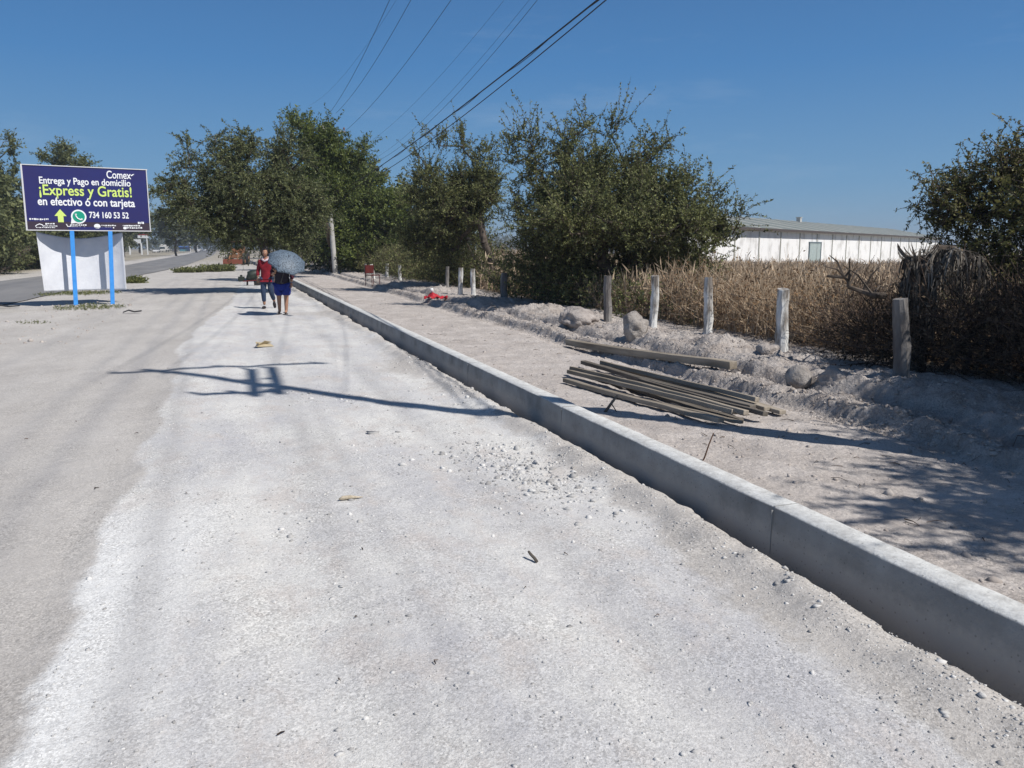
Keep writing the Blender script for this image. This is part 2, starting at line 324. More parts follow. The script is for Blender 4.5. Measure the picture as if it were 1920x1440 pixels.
# asphalt highway
ry = np.concatenate([np.arange(-40, 120, 2.0), np.geomspace(120, 3000, 60)])
V = []; wj = .12 * fbm(ry * .8, ry * 0, 91, 4, .7)
for i, yy in enumerate(ry):
    a = rf(yy); b = rn(yy) + wj[i]
    for t in np.linspace(0, 1, 7): V.append((a + (b - a) * t, yy, .0 + .05 * math.sin(math.pi * t)))
I = np.arange(len(V)).reshape(-1, 7)
road_m = mat('asphalt', (.165, .165, .17), (.225, .222, .22), .8, bump=.004, bsc=60, rough=.85, stretch=(1, .15, 1))
road = np_mesh('road', V, np.stack([I[:-1, :-1], I[:-1, 1:], I[1:, 1:], I[1:, :-1]], -1).reshape(-1, 4), road_m, smooth=True)
tag(road, kind='structure')

# ------------------------------------------------------------------ concrete kerb
def make_curb():
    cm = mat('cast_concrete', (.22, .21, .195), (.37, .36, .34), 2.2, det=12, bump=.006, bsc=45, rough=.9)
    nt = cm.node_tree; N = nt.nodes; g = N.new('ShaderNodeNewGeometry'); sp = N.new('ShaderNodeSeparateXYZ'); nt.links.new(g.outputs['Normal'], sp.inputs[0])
    rp = N.new('ShaderNodeValToRGB'); rp.color_ramp.elements[0].position = .5; rp.color_ramp.elements[1].position = .85; nt.links.new(sp.outputs[2], rp.inputs[0])  # upward faces get a dust-pale colour that also paints in the sunlit top's brightness
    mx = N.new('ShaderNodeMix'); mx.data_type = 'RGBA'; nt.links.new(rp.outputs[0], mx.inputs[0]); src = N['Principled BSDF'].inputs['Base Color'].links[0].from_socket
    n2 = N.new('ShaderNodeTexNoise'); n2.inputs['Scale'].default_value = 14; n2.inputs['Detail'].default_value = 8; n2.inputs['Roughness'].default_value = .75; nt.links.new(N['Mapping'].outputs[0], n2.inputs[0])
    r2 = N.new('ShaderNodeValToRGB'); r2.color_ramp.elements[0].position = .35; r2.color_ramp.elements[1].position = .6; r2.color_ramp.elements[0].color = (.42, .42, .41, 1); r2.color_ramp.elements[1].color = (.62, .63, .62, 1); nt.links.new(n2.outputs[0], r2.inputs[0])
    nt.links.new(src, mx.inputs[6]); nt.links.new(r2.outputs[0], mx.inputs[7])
    s2 = N.new('ShaderNodeSeparateXYZ'); nt.links.new(N['Mapping'].outputs[0], s2.inputs[0]); ad = N.new('ShaderNodeMath'); ad.operation = 'MULTIPLY_ADD'; nt.links.new(n2.outputs[0], ad.inputs[0]); ad.inputs[1].default_value = -.16; nt.links.new(s2.outputs[2], ad.inputs[2])
    r5 = N.new('ShaderNodeValToRGB'); r5.color_ramp.elements[0].position = 0; r5.color_ramp.elements[1].position = .07; r5.color_ramp.elements[0].color = (.75, .75, .75, 1); r5.color_ramp.elements[1].color = (0, 0, 0, 1); nt.links.new(ad.outputs[0], r5.inputs[0])
    m5 = N.new('ShaderNodeMix'); m5.data_type = 'RGBA'; nt.links.new(r5.outputs[0], m5.inputs[0]); nt.links.new(mx.outputs[2], m5.inputs[6]); m5.inputs[7].default_value = (.42, .385, .35, 1); mx = m5
    vo = N.new('ShaderNodeTexVoronoi'); vo.inputs['Scale'].default_value = 28; nt.links.new(N['Mapping'].outputs[0], vo.inputs[0]); r3 = N.new('ShaderNodeValToRGB'); r3.color_ramp.elements[0].position = .10; r3.color_ramp.elements[1].position = .16
    r3.color_ramp.elements[0].color = (.45, .45, .45, 1); r3.color_ramp.elements[1].color = (1, 1, 1, 1); nt.links.new(vo.outputs['Distance'], r3.inputs[0])
    m3 = N.new('ShaderNodeMix'); m3.data_type = 'RGBA'; m3.blend_type = 'MULTIPLY'; m3.inputs[0].default_value = .6; nt.links.new(mx.outputs[2], m3.inputs[6]); nt.links.new(r3.outputs[0], m3.inputs[7]); nt.links.new(m3.outputs[2], N['Principled BSDF'].inputs['Base Color'])
    ms = mat('concrete_joint', (.30, .30, .29))
    prof = [(-.010, -.25), (-.009, .085), (.0, CT - .012), (.012, CT), (.155, CT + .002), (.168, CT - .01), (.17, -.25)]
    yy = np.concatenate([np.arange(-1.5, 12, .06), np.arange(12, 64, .25)])
    V = []
    for a in yy:
        n = .004 * fbm(np.array([a * 2.]), np.array([0.]), 95, 3)[0]
        for k, (px, pz) in enumerate(prof):
            e = .0035 * fbm(np.array([a * 9.]), np.array([k * 5.]), 97, 3)[0]
            V.append((curbx(a) + px + n + e, a, pz + e * .8))
    I = np.arange(len(V)).reshape(-1, 7)
    f = np.stack([I[:-1, :-1], I[:-1, 1:], I[1:, 1:], I[1:, :-1]], -1).reshape(-1, 4)
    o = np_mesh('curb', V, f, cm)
    tag(o, 'long cast concrete kerb running from the near right corner to the distance', 'kerb')
    b = MB(); b.box((curbx(-1.5) + .085, -1.505, 0), (.168, .01, .49)); b.box((curbx(64) + .085, 63.8, 0), (.168, .01, .49)); b.build('end_face', cm, o)
    for j in np.arange(0.65, 40, 3.05):
        MB().box((curbx(j) - .0035, j, CT / 2 - .02), (.016, .004, CT)).box((curbx(j) + .085, j, CT + .001), (.16, .007, .004)).build('joint', ms, o)
make_curb()

# ------------------------------------------------------------------ gravel and clods (uncountable)
def stones(name, pts, sizes, m, seed=0, flat=.65):
    rng = np.random.default_rng(seed)
    bmi = bmesh.new(); bmesh.ops.create_icosphere(bmi, subdivisions=1, radius=1); bmi.verts.ensure_lookup_table()
    bv = np.array([v.co[:] for v in bmi.verts]); bf = np.array([[v.index for v in f.verts] for f in bmi.faces]); bmi.free()
    n = len(pts); k = len(bv)
    jit = 1 + .28 * rng.standard_normal((n, k, 1)); sc = rng.uniform(.6, 1.25, (n, 1, 3)) * np.array([1, 1, flat])
    a = rng.uniform(0, 2 * math.pi, n); ca, sa = np.cos(a), np.sin(a)
    V = bv[None] * jit * sc * np.asarray(sizes)[:, None, None]
    x = V[..., 0] * ca[:, None] - V[..., 1] * sa[:, None]; y = V[..., 0] * sa[:, None] + V[..., 1] * ca[:, None]
    V = np.stack([x, y, V[..., 2]], -1) + np.asarray(pts)[:, None, :]
    Fc = bf[None] + (np.arange(n) * k)[:, None, None]
    return np_mesh(name, V.reshape(-1, 3), Fc.reshape(-1, 3), m)
rng = np.random.default_rng(3)
def scat(n, fn):
    p = np.array([fn() for _ in range(n)]); return np.column_stack([p, HT(p[:, 0], p[:, 1])])
st_m = mat('limestone_chips', (.30, .295, .29), (.62, .615, .60), 9, rough=.95, randisl=.7, fac=(.2, .8), bump=.003, bsc=80)
def cl(cx_, cy_, s1, s2): return lambda: (rng.normal(cx_, s1), rng.normal(cy_, s2))
P = []
def near_fn():
    y = 1.6 * (14 / 1.6) ** rng.random(); return (rng.uniform(-.8, curbx(y) - .15), y)
def edge_fn():
    y = 1.6 * (20 / 1.6) ** rng.random(); return (curbx(y) - .16 - abs(rng.normal(0, .22)), y)
P.append(scat(9000, near_fn)); P.append(scat(2500, edge_fn))
for c, n in ((G(860, 745), 130), (G(940, 870), 520), (G(1040, 915), 420), (G(620, 750), 90), (G(840, 860), 90), (G(720, 830), 60), (G(560, 960), 50), (G(780, 690), 60)):
    P.append(scat(n, cl(c.x, c.y, .22, .42)))
pts = np.concatenate(P); sz = np.clip(.0042 * np.exp(rng.normal(0, .55, len(pts))), .0022, .020)
sz[:9000] *= .8; sz[11500:] *= 2.1
kk = pts[:, 0] < curbx(pts[:, 1]) - .06; pts = pts[kk]; sz = sz[kk]
tag(stones('gravel', pts, sz, st_m, 1), 'loose crushed limestone chips scattered over the white path', 'gravel', kind='stuff')
def bed_fn():
    y = 1.8 * (26 / 1.8) ** rng.random(); return (rng.uniform(curbx(y) + .2, 5.2), y)
def led_fn():
    y = 3.2 * (26 / 3.2) ** rng.random(); return (5.05 + rng.normal(0, .22), y)
def mound_fn():
    b = BUMPS[rng.integers(0, 11)]; return (b[0] + rng.normal(0, b[2] * .5), b[1] + rng.normal(0, b[2] * .5))
def dirt_fn():
    y = 16 * (40 / 16) ** rng.random(); return (rng.uniform(-6.2, -2.6) - .2, y)
Q = np.concatenate([scat(1500, bed_fn), scat(4200, led_fn), scat(2600, mound_fn), scat(900, dirt_fn)])
cs = np.clip(.007 * np.exp(rng.normal(0, .6, len(Q))), .003, .035); cs[1500:8300] *= 1.05; cs = np.clip(cs, 0, .03); cs[8300:] *= 1.5
clod_m = mat('earth_clods', (.30, .265, .24), (.47, .43, .395), 6, rough=.95, randisl=.6, fac=(.2, .8), bump=.004, bsc=60)
tag(stones('earth_clods', Q, cs, clod_m, 2, .8), 'loose earth clods over the dug footway bed and mounds', 'clods', kind='stuff')

# ------------------------------------------------------------------ foliage machinery
def frusta(segs, k=5):
    s = np.array([[*a, ra, *b, rb] for a, ra, b, rb in segs], float)
    p0, r0, p1, r1 = s[:, :3], s[:, 3], s[:, 4:7], s[:, 7]
    t = p1 - p0; t /= np.maximum(np.linalg.norm(t, axis=1, keepdims=True), 1e-6)
    ref = np.where(np.abs(t[:, 2:3]) < .9, np.array([[0, 0, 1.]]), np.array([[1., 0, 0]]))
    a = np.cross(t, ref); a /= np.linalg.norm(a, axis=1, keepdims=True); b = np.cross(t, a)
    ang = np.arange(k) * 2 * math.pi / k
    ring = a[:, None] * np.cos(ang)[None, :, None] + b[:, None] * np.sin(ang)[None, :, None]
    V = np.concatenate([p0[:, None] + ring * r0[:, None, None], p1[:, None] + ring * r1[:, None, None]], 1)
    n = len(s); q = []
    for j in range(k): q.append([j, (j + 1) % k, k + (j + 1) % k, k + j])
    Fc = np.array(q)[None] + (np.arange(n) * 2 * k)[:, None, None]
    return V.reshape(-1, 3), Fc.reshape(-1, 4)
def leaves_along(P0, D, Ln, nl, size, rng, droop=.15, wid=.42, spread=.9):
    n = len(P0); t = rng.uniform(.08, 1.0, (n, nl)); 
    base = P0[:, None] + D[:, None] * (Ln[:, None] * t)[..., None]; base[..., 2] -= droop * Ln[:, None] * t ** 2
    o = rng.standard_normal((n, nl, 3)); o /= np.linalg.norm(o, axis=2, keepdims=True)
    d = D[:, None] * (1 - spread * .6) + o * spread; d /= np.linalg.norm(d, axis=2, keepdims=True)
    w = np.cross(d, rng.standard_normal((n, nl, 3))); w /= np.maximum(np.linalg.norm(w, axis=2, keepdims=True), 1e-6)
    s = size * rng.uniform(.55, 1.3, (n, nl, 1))
    A = base; B = base + d * s * .5 + w * s * wid * .5; C_ = base + d * s; E_ = base + d * s * .5 - w * s * wid * .5
    V = np.stack([A, B, C_, E_], 2).reshape(-1, 3)
    return V, np.arange(len(V)).reshape(-1, 4)

def make_tree(name, label, cat, base, blobs, ncl, nsh, nl, lsize, shoot, leafm, seed, up=.5, trunk_r=.14, stems=1, group=None, bark=None, lean=0.0, kside=5, top_spike=0.0, droop=.15):
    """blobs: (centre, (rx, ry, rz)) in world metres"""
    rng = np.random.default_rng(seed); base = np.array(base, float)
    root = thing(name, label, cat, tuple(base), 0, group)
    vol = np.array([b[1][0] * b[1][1] * b[1][2] for b in blobs]) ** .8; vol /= vol.sum()
    cl = []; bl = []
    for i, (c, r) in enumerate(blobs):
        m = max(2, int(round(ncl * vol[i])))
        o = rng.standard_normal((m, 3)); o /= np.linalg.norm(o, axis=1, keepdims=True)
        rad = rng.uniform(.15, 1, (m, 1)) ** .55 * .86
        cl.append(np.array(c) + o * rad * np.array(r)); bl += [i] * m
    cl = np.concatenate(cl) - base; bl = np.array(bl); cl[:, 2] = np.maximum(cl[:, 2], .25)
    cen = np.array([np.array(blobs[i][0]) - base for i in bl]); rr = np.array([np.mean(blobs[i][1]) for i in bl])
    # skeleton
    nodes = []; par = []; 
    zmin = cl[:, 2].min(); mean = cl.mean(0)
    for s_ in range(stems):
        a = rng.uniform(0, 6.28); p = np.array([math.cos(a), math.sin(a), 0]) * trunk_r * (1.2 if stems > 1 else 0); p[2] = -.15
        nodes.append(p); par.append(-1); 
        tgt = mean + (rng.standard_normal(3) * rr.mean() * .55 if stems > 1 else 0); h = max(.5, min(mean[2] * .6, zmin + (mean[2] - zmin) * .6))
        for k in range(1, 5):
            q = p + (tgt - p) * (k / 4) * .6; q[2] = -.15 + (h + .15) * k / 4; q[:2] += rng.standard_normal(2) * .05 * h
            nodes.append(q); par.append(len(nodes) - 2)
    order = np.argsort(np.linalg.norm(cl - nodes[4], axis=1)); tip = {}
    for i in order:
        N_ = np.array(nodes); d = np.linalg.norm(N_ - cl[i], axis=1) + np.where(N_[:, 2] < .35 * zmin, 5, 0) + .25 * np.maximum(N_[:, 2] - cl[i][2], 0)
        j = int(np.argmin(d)); a = N_[j]; L_ = np.linalg.norm(cl[i] - a); steps = max(1, int(L_ / .45)); prev = j
        for k in range(1, steps + 1):
            t = k / steps; q = a + (cl[i] - a) * t; 
            if k < steps: q = q + rng.standard_normal(3) * .06 * L_ + np.array([0, 0, .10 * L_ * math.sin(math.pi * t)])
            nodes.append(q); par.append(prev); prev = len(nodes) - 1
        tip[i] = prev
    n = len(nodes); ar = np.full(n, .010 ** 2.2)
    for i in range(n - 1, -1, -1):
        if par[i] >= 0: ar[par[i]] += ar[i]
    rad = ar ** (1 / 2.2); rad = rad * min(1.0, trunk_r / rad.max()) if rad.max() > trunk_r else rad * (trunk_r / rad.max()) ** .6
    rad = np.maximum(rad, .008)
    segs = [(nodes[par[i]], rad[par[i]] if par[par[i]] >= 0 or True else rad[i], nodes[i], rad[i]) for i in range(n) if par[i] >= 0]
    Vt, Ft = frusta(segs, 7)
    # shoots
    m = len(cl) * nsh; ci = np.repeat(np.arange(len(cl)), nsh)
    out = (cl - cen) / rr[:, None]; D = out[ci] * .7 + rng.standard_normal((m, 3)) * .5; D[:, 2] += up
    D /= np.linalg.norm(D, axis=1, keepdims=True)
    Ln = shoot * rng.uniform(.5, 1.35, m) * (1 + top_spike * np.maximum(out[ci][:, 2], 0) * (rng.random(m) < .35))
    P0 = cl[ci] + rng.standard_normal((m, 3)) * .10
    Vl, Fl = leaves_along(P0, D, Ln, nl, lsize, rng, droop)
    mid = P0 + D * (Ln * .5)[:, None]; mid[:, 2] -= droop * Ln * .25; end = P0 + D * (Ln)[:, None]; end[:, 2] -= droop * Ln
    sg = np.concatenate([np.column_stack([P0, np.full(m, .006), mid, np.full(m, .0045)]), np.column_stack([mid, np.full(m, .0045), end, np.full(m, .002)])])
    Vs, Fs = frusta([(r[:3], r[3], r[4:7], r[7]) for r in sg], 3)
    # keep foliage above ground
    np_mesh('trunk', np.concatenate([Vt, Vs]), np.concatenate([Ft, Fs[:, :] + len(Vt)]), bark or M['bark'], root)
    np_mesh('crown', Vl, Fl, leafm, root)
    return root
def EL(u, v, ru, rv, dep, thick=1.0):
    c = W(u, v, dep); s = dep / FPX; return ((c.x, c.y, c.z), (ru * s, ru * s * thick, rv * s))

def gnd(u, v, z=.25):
    p = G(u, v, z)
    return (p.x, p.y, hz(p.x, p.y))
T_ALONG = 'trees standing along the fence'
# big mesquite in the strip, behind the two people
bx = W(524, 549, 31.0)
make_tree('mesquite_tree', 'wide grey-green mesquite tree behind the two walking people', 'tree', (1.45, 31.8, 0),
    [EL(470, 370, 115, 75, 31), EL(400, 325, 65, 48, 31), EL(345, 380, 42, 34, 31, 1.2), EL(560, 395, 75, 70, 31), EL(540, 300, 45, 50, 31.5), EL(470, 290, 60, 30, 31),
     EL(440, 425, 80, 34, 31), EL(320, 350, 26, 22, 30.5), EL(520, 440, 75, 30, 31), EL(400, 395, 70, 40, 30), EL(560, 445, 40, 26, 31), EL(300, 370, 16, 18, 30), EL(395, 262, 20, 14, 31), EL(465, 262, 16, 14, 31), EL(350, 275, 18, 12, 31)],
    260, 17, 30, .085, .66, M['leafA'], 11, up=.12, trunk_r=.2, droop=.3, top_spike=.5)
make_tree('tall_tree', 'tall bright green tree in front of the concrete pole, right of the grey-green mesquite', 'tree', (W(624, 516, 48).x, W(624, 516, 48).y, hz(W(624, 516, 48).x, W(624, 516, 48).y)),
    [EL(590, 330, 80, 66, 41), EL(560, 265, 40, 40, 41), EL(635, 300, 45, 36, 41), EL(570, 385, 62, 40, 41), EL(640, 360, 50, 34, 41), EL(548, 225, 18, 20, 41), EL(680, 284, 24, 8, 41), EL(600, 450, 55, 34, 52), EL(640, 430, 50, 40, 52), EL(600, 275, 50, 30, 41), EL(612, 258, 34, 20, 41)],
    210, 17, 24, .12, .75, M['leafB'], 12, up=.55, trunk_r=.18, top_spike=1.0, group=None)
make_tree('fence_tree', 'rounded dark green tree just right of the concrete pole', 'tree', (8.4, 47, hz(8.4, 47)),
    [EL(690, 395, 60, 55, 48), EL(700, 445, 70, 45, 47), EL(650, 440, 45, 55, 48), EL(740, 430, 30, 40, 46), EL(690, 350, 42, 26, 48), EL(735, 380, 30, 30, 47), EL(660, 480, 50, 30, 47), EL(730, 480, 50, 30, 46)],
    170, 16, 22, .15, .75, M['leafB'], 13, up=.4, trunk_r=.16, group=T_ALONG)
make_tree('fence_tree', 'spiky upright tree between the rounded tree and the largest tree', 'tree', (8.3, 27, hz(8.3, 27)),
    [EL(795, 300, 12, 22, 28), EL(825, 285, 12, 20, 28), EL(872, 275, 14, 26, 28), EL(905, 300, 12, 22, 28), EL(770, 370, 14, 26, 28), EL(920, 360, 30, 40, 28), EL(850, 395, 75, 50, 28), EL(850, 450, 65, 40, 29.5, .6), EL(880, 330, 34, 45, 28), EL(805, 350, 30, 40, 28), EL(790, 450, 45, 50, 29, .7)],
    190, 15, 28, .075, .66, M['leafC'], 14, up=.8, trunk_r=.14, stems=3, top_spike=.7, group=T_ALONG)
make_tree('fence_tree', 'largest dark green bushy tree behind the whitewashed posts, left of the warehouse', 'tree', (9.3, 17.2, hz(9.3, 17.2)),
    [EL(1090, 400, 130, 80, 19.5), EL(1230, 400, 95, 75, 19), EL(1080, 320, 80, 45, 20), EL(1180, 325, 60, 40, 20), EL(962, 262, 16, 26, 20), EL(1000, 300, 20, 26, 20), EL(1062, 252, 13, 30, 20), EL(1100, 245, 12, 28, 20.3), EL(1148, 262, 14, 30, 20), EL(1205, 275, 18, 24, 20), EL(1243, 268, 12, 16, 20), EL(1285, 335, 34, 26, 19), EL(1340, 380, 26, 26, 18.6), EL(1375, 430, 26, 26, 18.3), EL(1310, 450, 70, 60, 18.5), EL(1130, 480, 150, 55, 20.6, .6),
     EL(1250, 490, 90, 50, 20.3, .6), EL(985, 300, 30, 45, 20), EL(1000, 420, 60, 70, 20), EL(1090, 545, 90, 40, 19.6, .5), EL(1220, 550, 60, 34, 19.3, .5), EL(1010, 500, 50, 36, 20.6, .5), EL(1120, 420, 150, 45, 18.2, .8), EL(1260, 430, 80, 40, 17.8, .8)],
    430, 15, 30, .064, .58, M['leafC'], 15, up=.55, trunk_r=.16, stems=4, top_spike=.9, group=T_ALONG)
make_tree('acacia_tree', 'thin-branched thorny acacia leaning in at the right edge', 'tree', (9.6, 7.6, hz(9.6, 7.6)),
    [EL(1890, 380, 105, 62, 10.8), EL(1800, 390, 70, 42, 11), EL(1950, 320, 80, 60, 10.6), EL(1740, 375, 42, 20, 11), EL(2040, 400, 120, 90, 10.4), EL(1900, 470, 120, 32, 10.8), EL(1840, 350, 60, 36, 11), EL(1850, 510, 90, 40, 10.6), EL(1920, 560, 70, 55, 10.4), EL(1840, 600, 70, 40, 10.4), EL(1900, 290, 40, 30, 10.8), EL(1770, 420, 40, 22, 11)],
    170, 15, 22, .045, .36, M['leafD'], 16, up=.25, trunk_r=.09, stems=4, top_spike=.4)
make_tree('shade_tree', 'sparse thorny tree standing just outside the right edge', 'tree', (8.3, 2.4, hz(8.3, 2.4)),
    [((7.6, 4.6, 2.1), (.9, 1.9, .65)), ((8.2, 3.9, 3.0), (1.2, 1.9, .8)), ((7.6, 2.4, 3.4), (1.2, 1.6, .8)), ((6.4, .55, 4.0), (1.1, .7, .5)), ((6.9, 1.2, 3.8), (1.1, .9, .6))],
    300, 14, 24, .07, .5, M['leafD'], 17, up=.3, trunk_r=.10, stems=2)
# left side trees beyond the highway
make_tree('roadside_tree', 'dense green tree at the left edge beyond the highway', 'tree', (-18.5, 60, 0),
    [EL(10, 380, 75, 90, 67), EL(-60, 350, 90, 100, 67), EL(50, 440, 60, 55, 65), EL(5, 290, 40, 40, 67), EL(0, 470, 90, 40, 66)],
    190, 16, 20, .20, 1.0, M['leafA'], 18, up=.4, trunk_r=.3, group='trees across the highway')
make_tree('roadside_tree', 'leafy tree rising behind the blue billboard', 'tree', (-15.5, 66, 0),
    [EL(130, 350, 75, 60, 72), EL(120, 430, 80, 60, 71), EL(180, 400, 45, 50, 72), EL(130, 295, 55, 28, 72), EL(100, 490, 110, 34, 70), EL(60, 420, 50, 60, 70)],
    200, 16, 20, .20, 1.0, M['leafA'], 19, up=.4, trunk_r=.3, group='trees across the highway')
def far_tree(base, w, h, seed, label, group, name='distant_tree', z0=.25, leafm=None, ncl=55):
    x, y = base
    bl = [((x, y, h * .6), (w * .5, w * .4, h * .36)), ((x - w * .25, y, h * .5), (w * .3, w * .3, h * .28)), ((x + w * .25, y, h * .48), (w * .3, w * .3, h * .3)), ((x + w * .05, y, h * .8), (w * .25, w * .25, h * .2))]
    return make_tree(name, label, 'tree', (x, y, hz(x, y)), bl, ncl, 13, 16, .36, w * .13, leafm or M['leafFar'], seed, up=.4, trunk_r=.25, group=group)
GF = 'far trees along both sides of the highway'
protos = []
def copy_tree(o, loc, sc, rz, label):
    c = o.copy(); scene.collection.objects.link(c); c.location = loc; c.scale = sc; c.rotation_euler = (0, 0, rz); c['label'] = label
    for ch in o.children: d = ch.copy(); scene.collection.objects.link(d); d.parent = c
    return c
pr = far_tree((-15, 120), 9, 9, 31, 'hazy tree just right of the billboard behind the small white sign', GF)
def fc(u, dep, w, h, rz, label, src=pr, z=None):
    p = W(u, 465, dep); copy_tree(src, (p.x, p.y, hz(p.x, p.y)), (w / 9, w / 9, h / 9), rz, label)
fc(232, 150, 11, 11, 1.0, 'far tree partly hidden by the billboard edge')
fc(330, 175, 13, 11, 2.0, 'pale hazy tree over the left verge, left of the gap of sky')
fc(262, 260, 20, 14, .5, 'far dark tree behind the parked vehicles on the left verge')
fc(368, 300, 22, 13, 3.0, 'faint far tree above the blue stall')
fc(415, 420, 30, 14, 4.0, 'faintest tree at the end of the highway')
fc(455, 240, 14, 9, 5.0, 'low far tree behind the orange digger')
fc(490, 160, 11, 8, .3, 'far tree seen under the mesquite branches behind the people')
pr2 = far_tree((7.5, 62), 9, 8.5, 33, 'dark tree behind the concrete pole near the end of the fence', T_ALONG, 'fence_tree', leafm=M['leafA'], ncl=75)
fc(585, 85, 10, 9, 2.2, 'dark far tree with a pale trunk over the end of the kerb', pr2)
fc(540, 120, 12, 9, 1.2, 'dark far tree behind the patterned umbrella', pr2)
fc(790, 58, 10, 7, .4, 'dark tree behind the spiky tree', pr2)
fc(-60, 52, 9, 8, 2.4, 'dark tree cut by the left edge of the view', pr2)

# hedge brush along the fence
def brush(name, label, cat, blobs, n, nl, lsize, shoot, m, seed, up=.6, kind='stuff', tw=.005, twm=None, group=None):
    rng = np.random.default_rng(seed); P0 = []; Dd = []
    vol = np.array([b[1][0] * b[1][1] * b[1][2] for b in blobs]) ** .7; vol /= vol.sum()
    for i, (c, r) in enumerate(blobs):
        k = int(n * vol[i]); o = rng.standard_normal((k, 3)); o /= np.linalg.norm(o, axis=1, keepdims=True)
        p = np.array(c) + o * (rng.random((k, 1)) ** .4) * np.array(r)
        g = HT(p[:, 0], p[:, 1]); p[:, 2] = np.maximum(p[:, 2], g + .02)
        d = o * .5 + rng.standard_normal((k, 3)) * .55; d[:, 2] += up; P0.append(p); Dd.append(d)
    P0 = np.concatenate(P0); D = np.concatenate(Dd); D /= np.linalg.norm(D, axis=1, keepdims=True); m_ = len(P0)
    Ln = shoot * rng.uniform(.4, 1.4, m_); end = P0 + D * Ln[:, None]; mid = (P0 + end) / 2 + rng.standard_normal((m_, 3)) * .06 * Ln[:, None]
    V1, F1 = frusta([(a, tw, b, tw * .8) for a, b in zip(P0, mid)] + [(a, tw * .8, b, tw * .4) for a, b in zip(mid, end)], 3)
    if nl:
        V2, F2 = leaves_along(P0, D, Ln, nl, lsize, rng, .1)
        o = np_mesh(name, np.concatenate([V1, V2]), np.concatenate([F1, F2 + len(V1)]), mats=[twm or M['twig'], m], midx=np.r_[np.zeros(len(F1)), np.ones(len(F2))])
    else: o = np_mesh(name, V1, F1, twm or M['twig'])
    return tag(o, label, cat, kind=kind, group=group)
def B3(x, y, rx, ry, rz_): return ((x, y, hz(x, y) + rz_ * .7), (rx, ry, rz_))
brush('undergrowth', 'dark leafy undergrowth tangled beneath the trees behind the fence posts', 'undergrowth',
      [B3(7.4 + .3 * math.sin(k), 12.5 + k * 2.0, .9, 1.4, .65 + .25 * math.sin(k * 2.3)) for k in range(3, 24) if k not in (5, 6, 7)] + [B3(7.6, 13.5 + k * 1.3, .5, .8, .35) for k in range(9)] + [B3(8.3, 28 + k * 2.2, 1.0, 1.6, 1.0 + .3 * math.sin(k * 1.7)) for k in range(0, 11)] + [((5.2 + .5 * k, 51 + .4 * k, 1.2), (1.1, 1.0, 1.1)) for k in range(-2, 4)], 12000, 12, .08, .5, M['leafC'], 41, up=.7)
brush('dry_undergrowth', 'tangled dark dry twigs behind the fence at the right edge', 'undergrowth',
      [B3(6.85, 7.5, .45, .6, .45), B3(7.0, 6.6, .5, .5, .5), B3(7.3, 5.6, .6, .8, .6), B3(8.0, 5.0, .9, .9, .6), B3(8.4, 6.2, 1.0, 1.0, .55), B3(7.4, 4.3, .7, .7, .55), B3(7.6, 8.3, .7, .7, .4), B3(9.5, 5.4, 1.2, 1.2, .7), B3(8.2, 6.6, .8, .8, .55), B3(7.6, 5.4, .5, .6, .6), B3(9.0, 7.6, .9, .9, .6), ((7.0, 7.5, .6), (.45, .7, .30))],
      8500, 4, .045, .5, M['deadleaf'], 42, up=.5, tw=.0045)
brush('dry_brush', 'rust brown dry leafy weeds just behind the whitewashed posts', 'weeds',
      [B3(7.4, 9.0, .4, .8, .45), B3(7.5, 10.3, .5, .8, .5), B3(7.6, 11.6, .5, .8, .55), B3(7.7, 13.0, .6, .8, .5), B3(8.3, 9.8, .7, 1, .5), B3(8.6, 12, .8, 1.2, .5)],
      2200, 4, .05, .45, M['dryleaf'], 43, up=.9, tw=.004, twm=M['dry'])

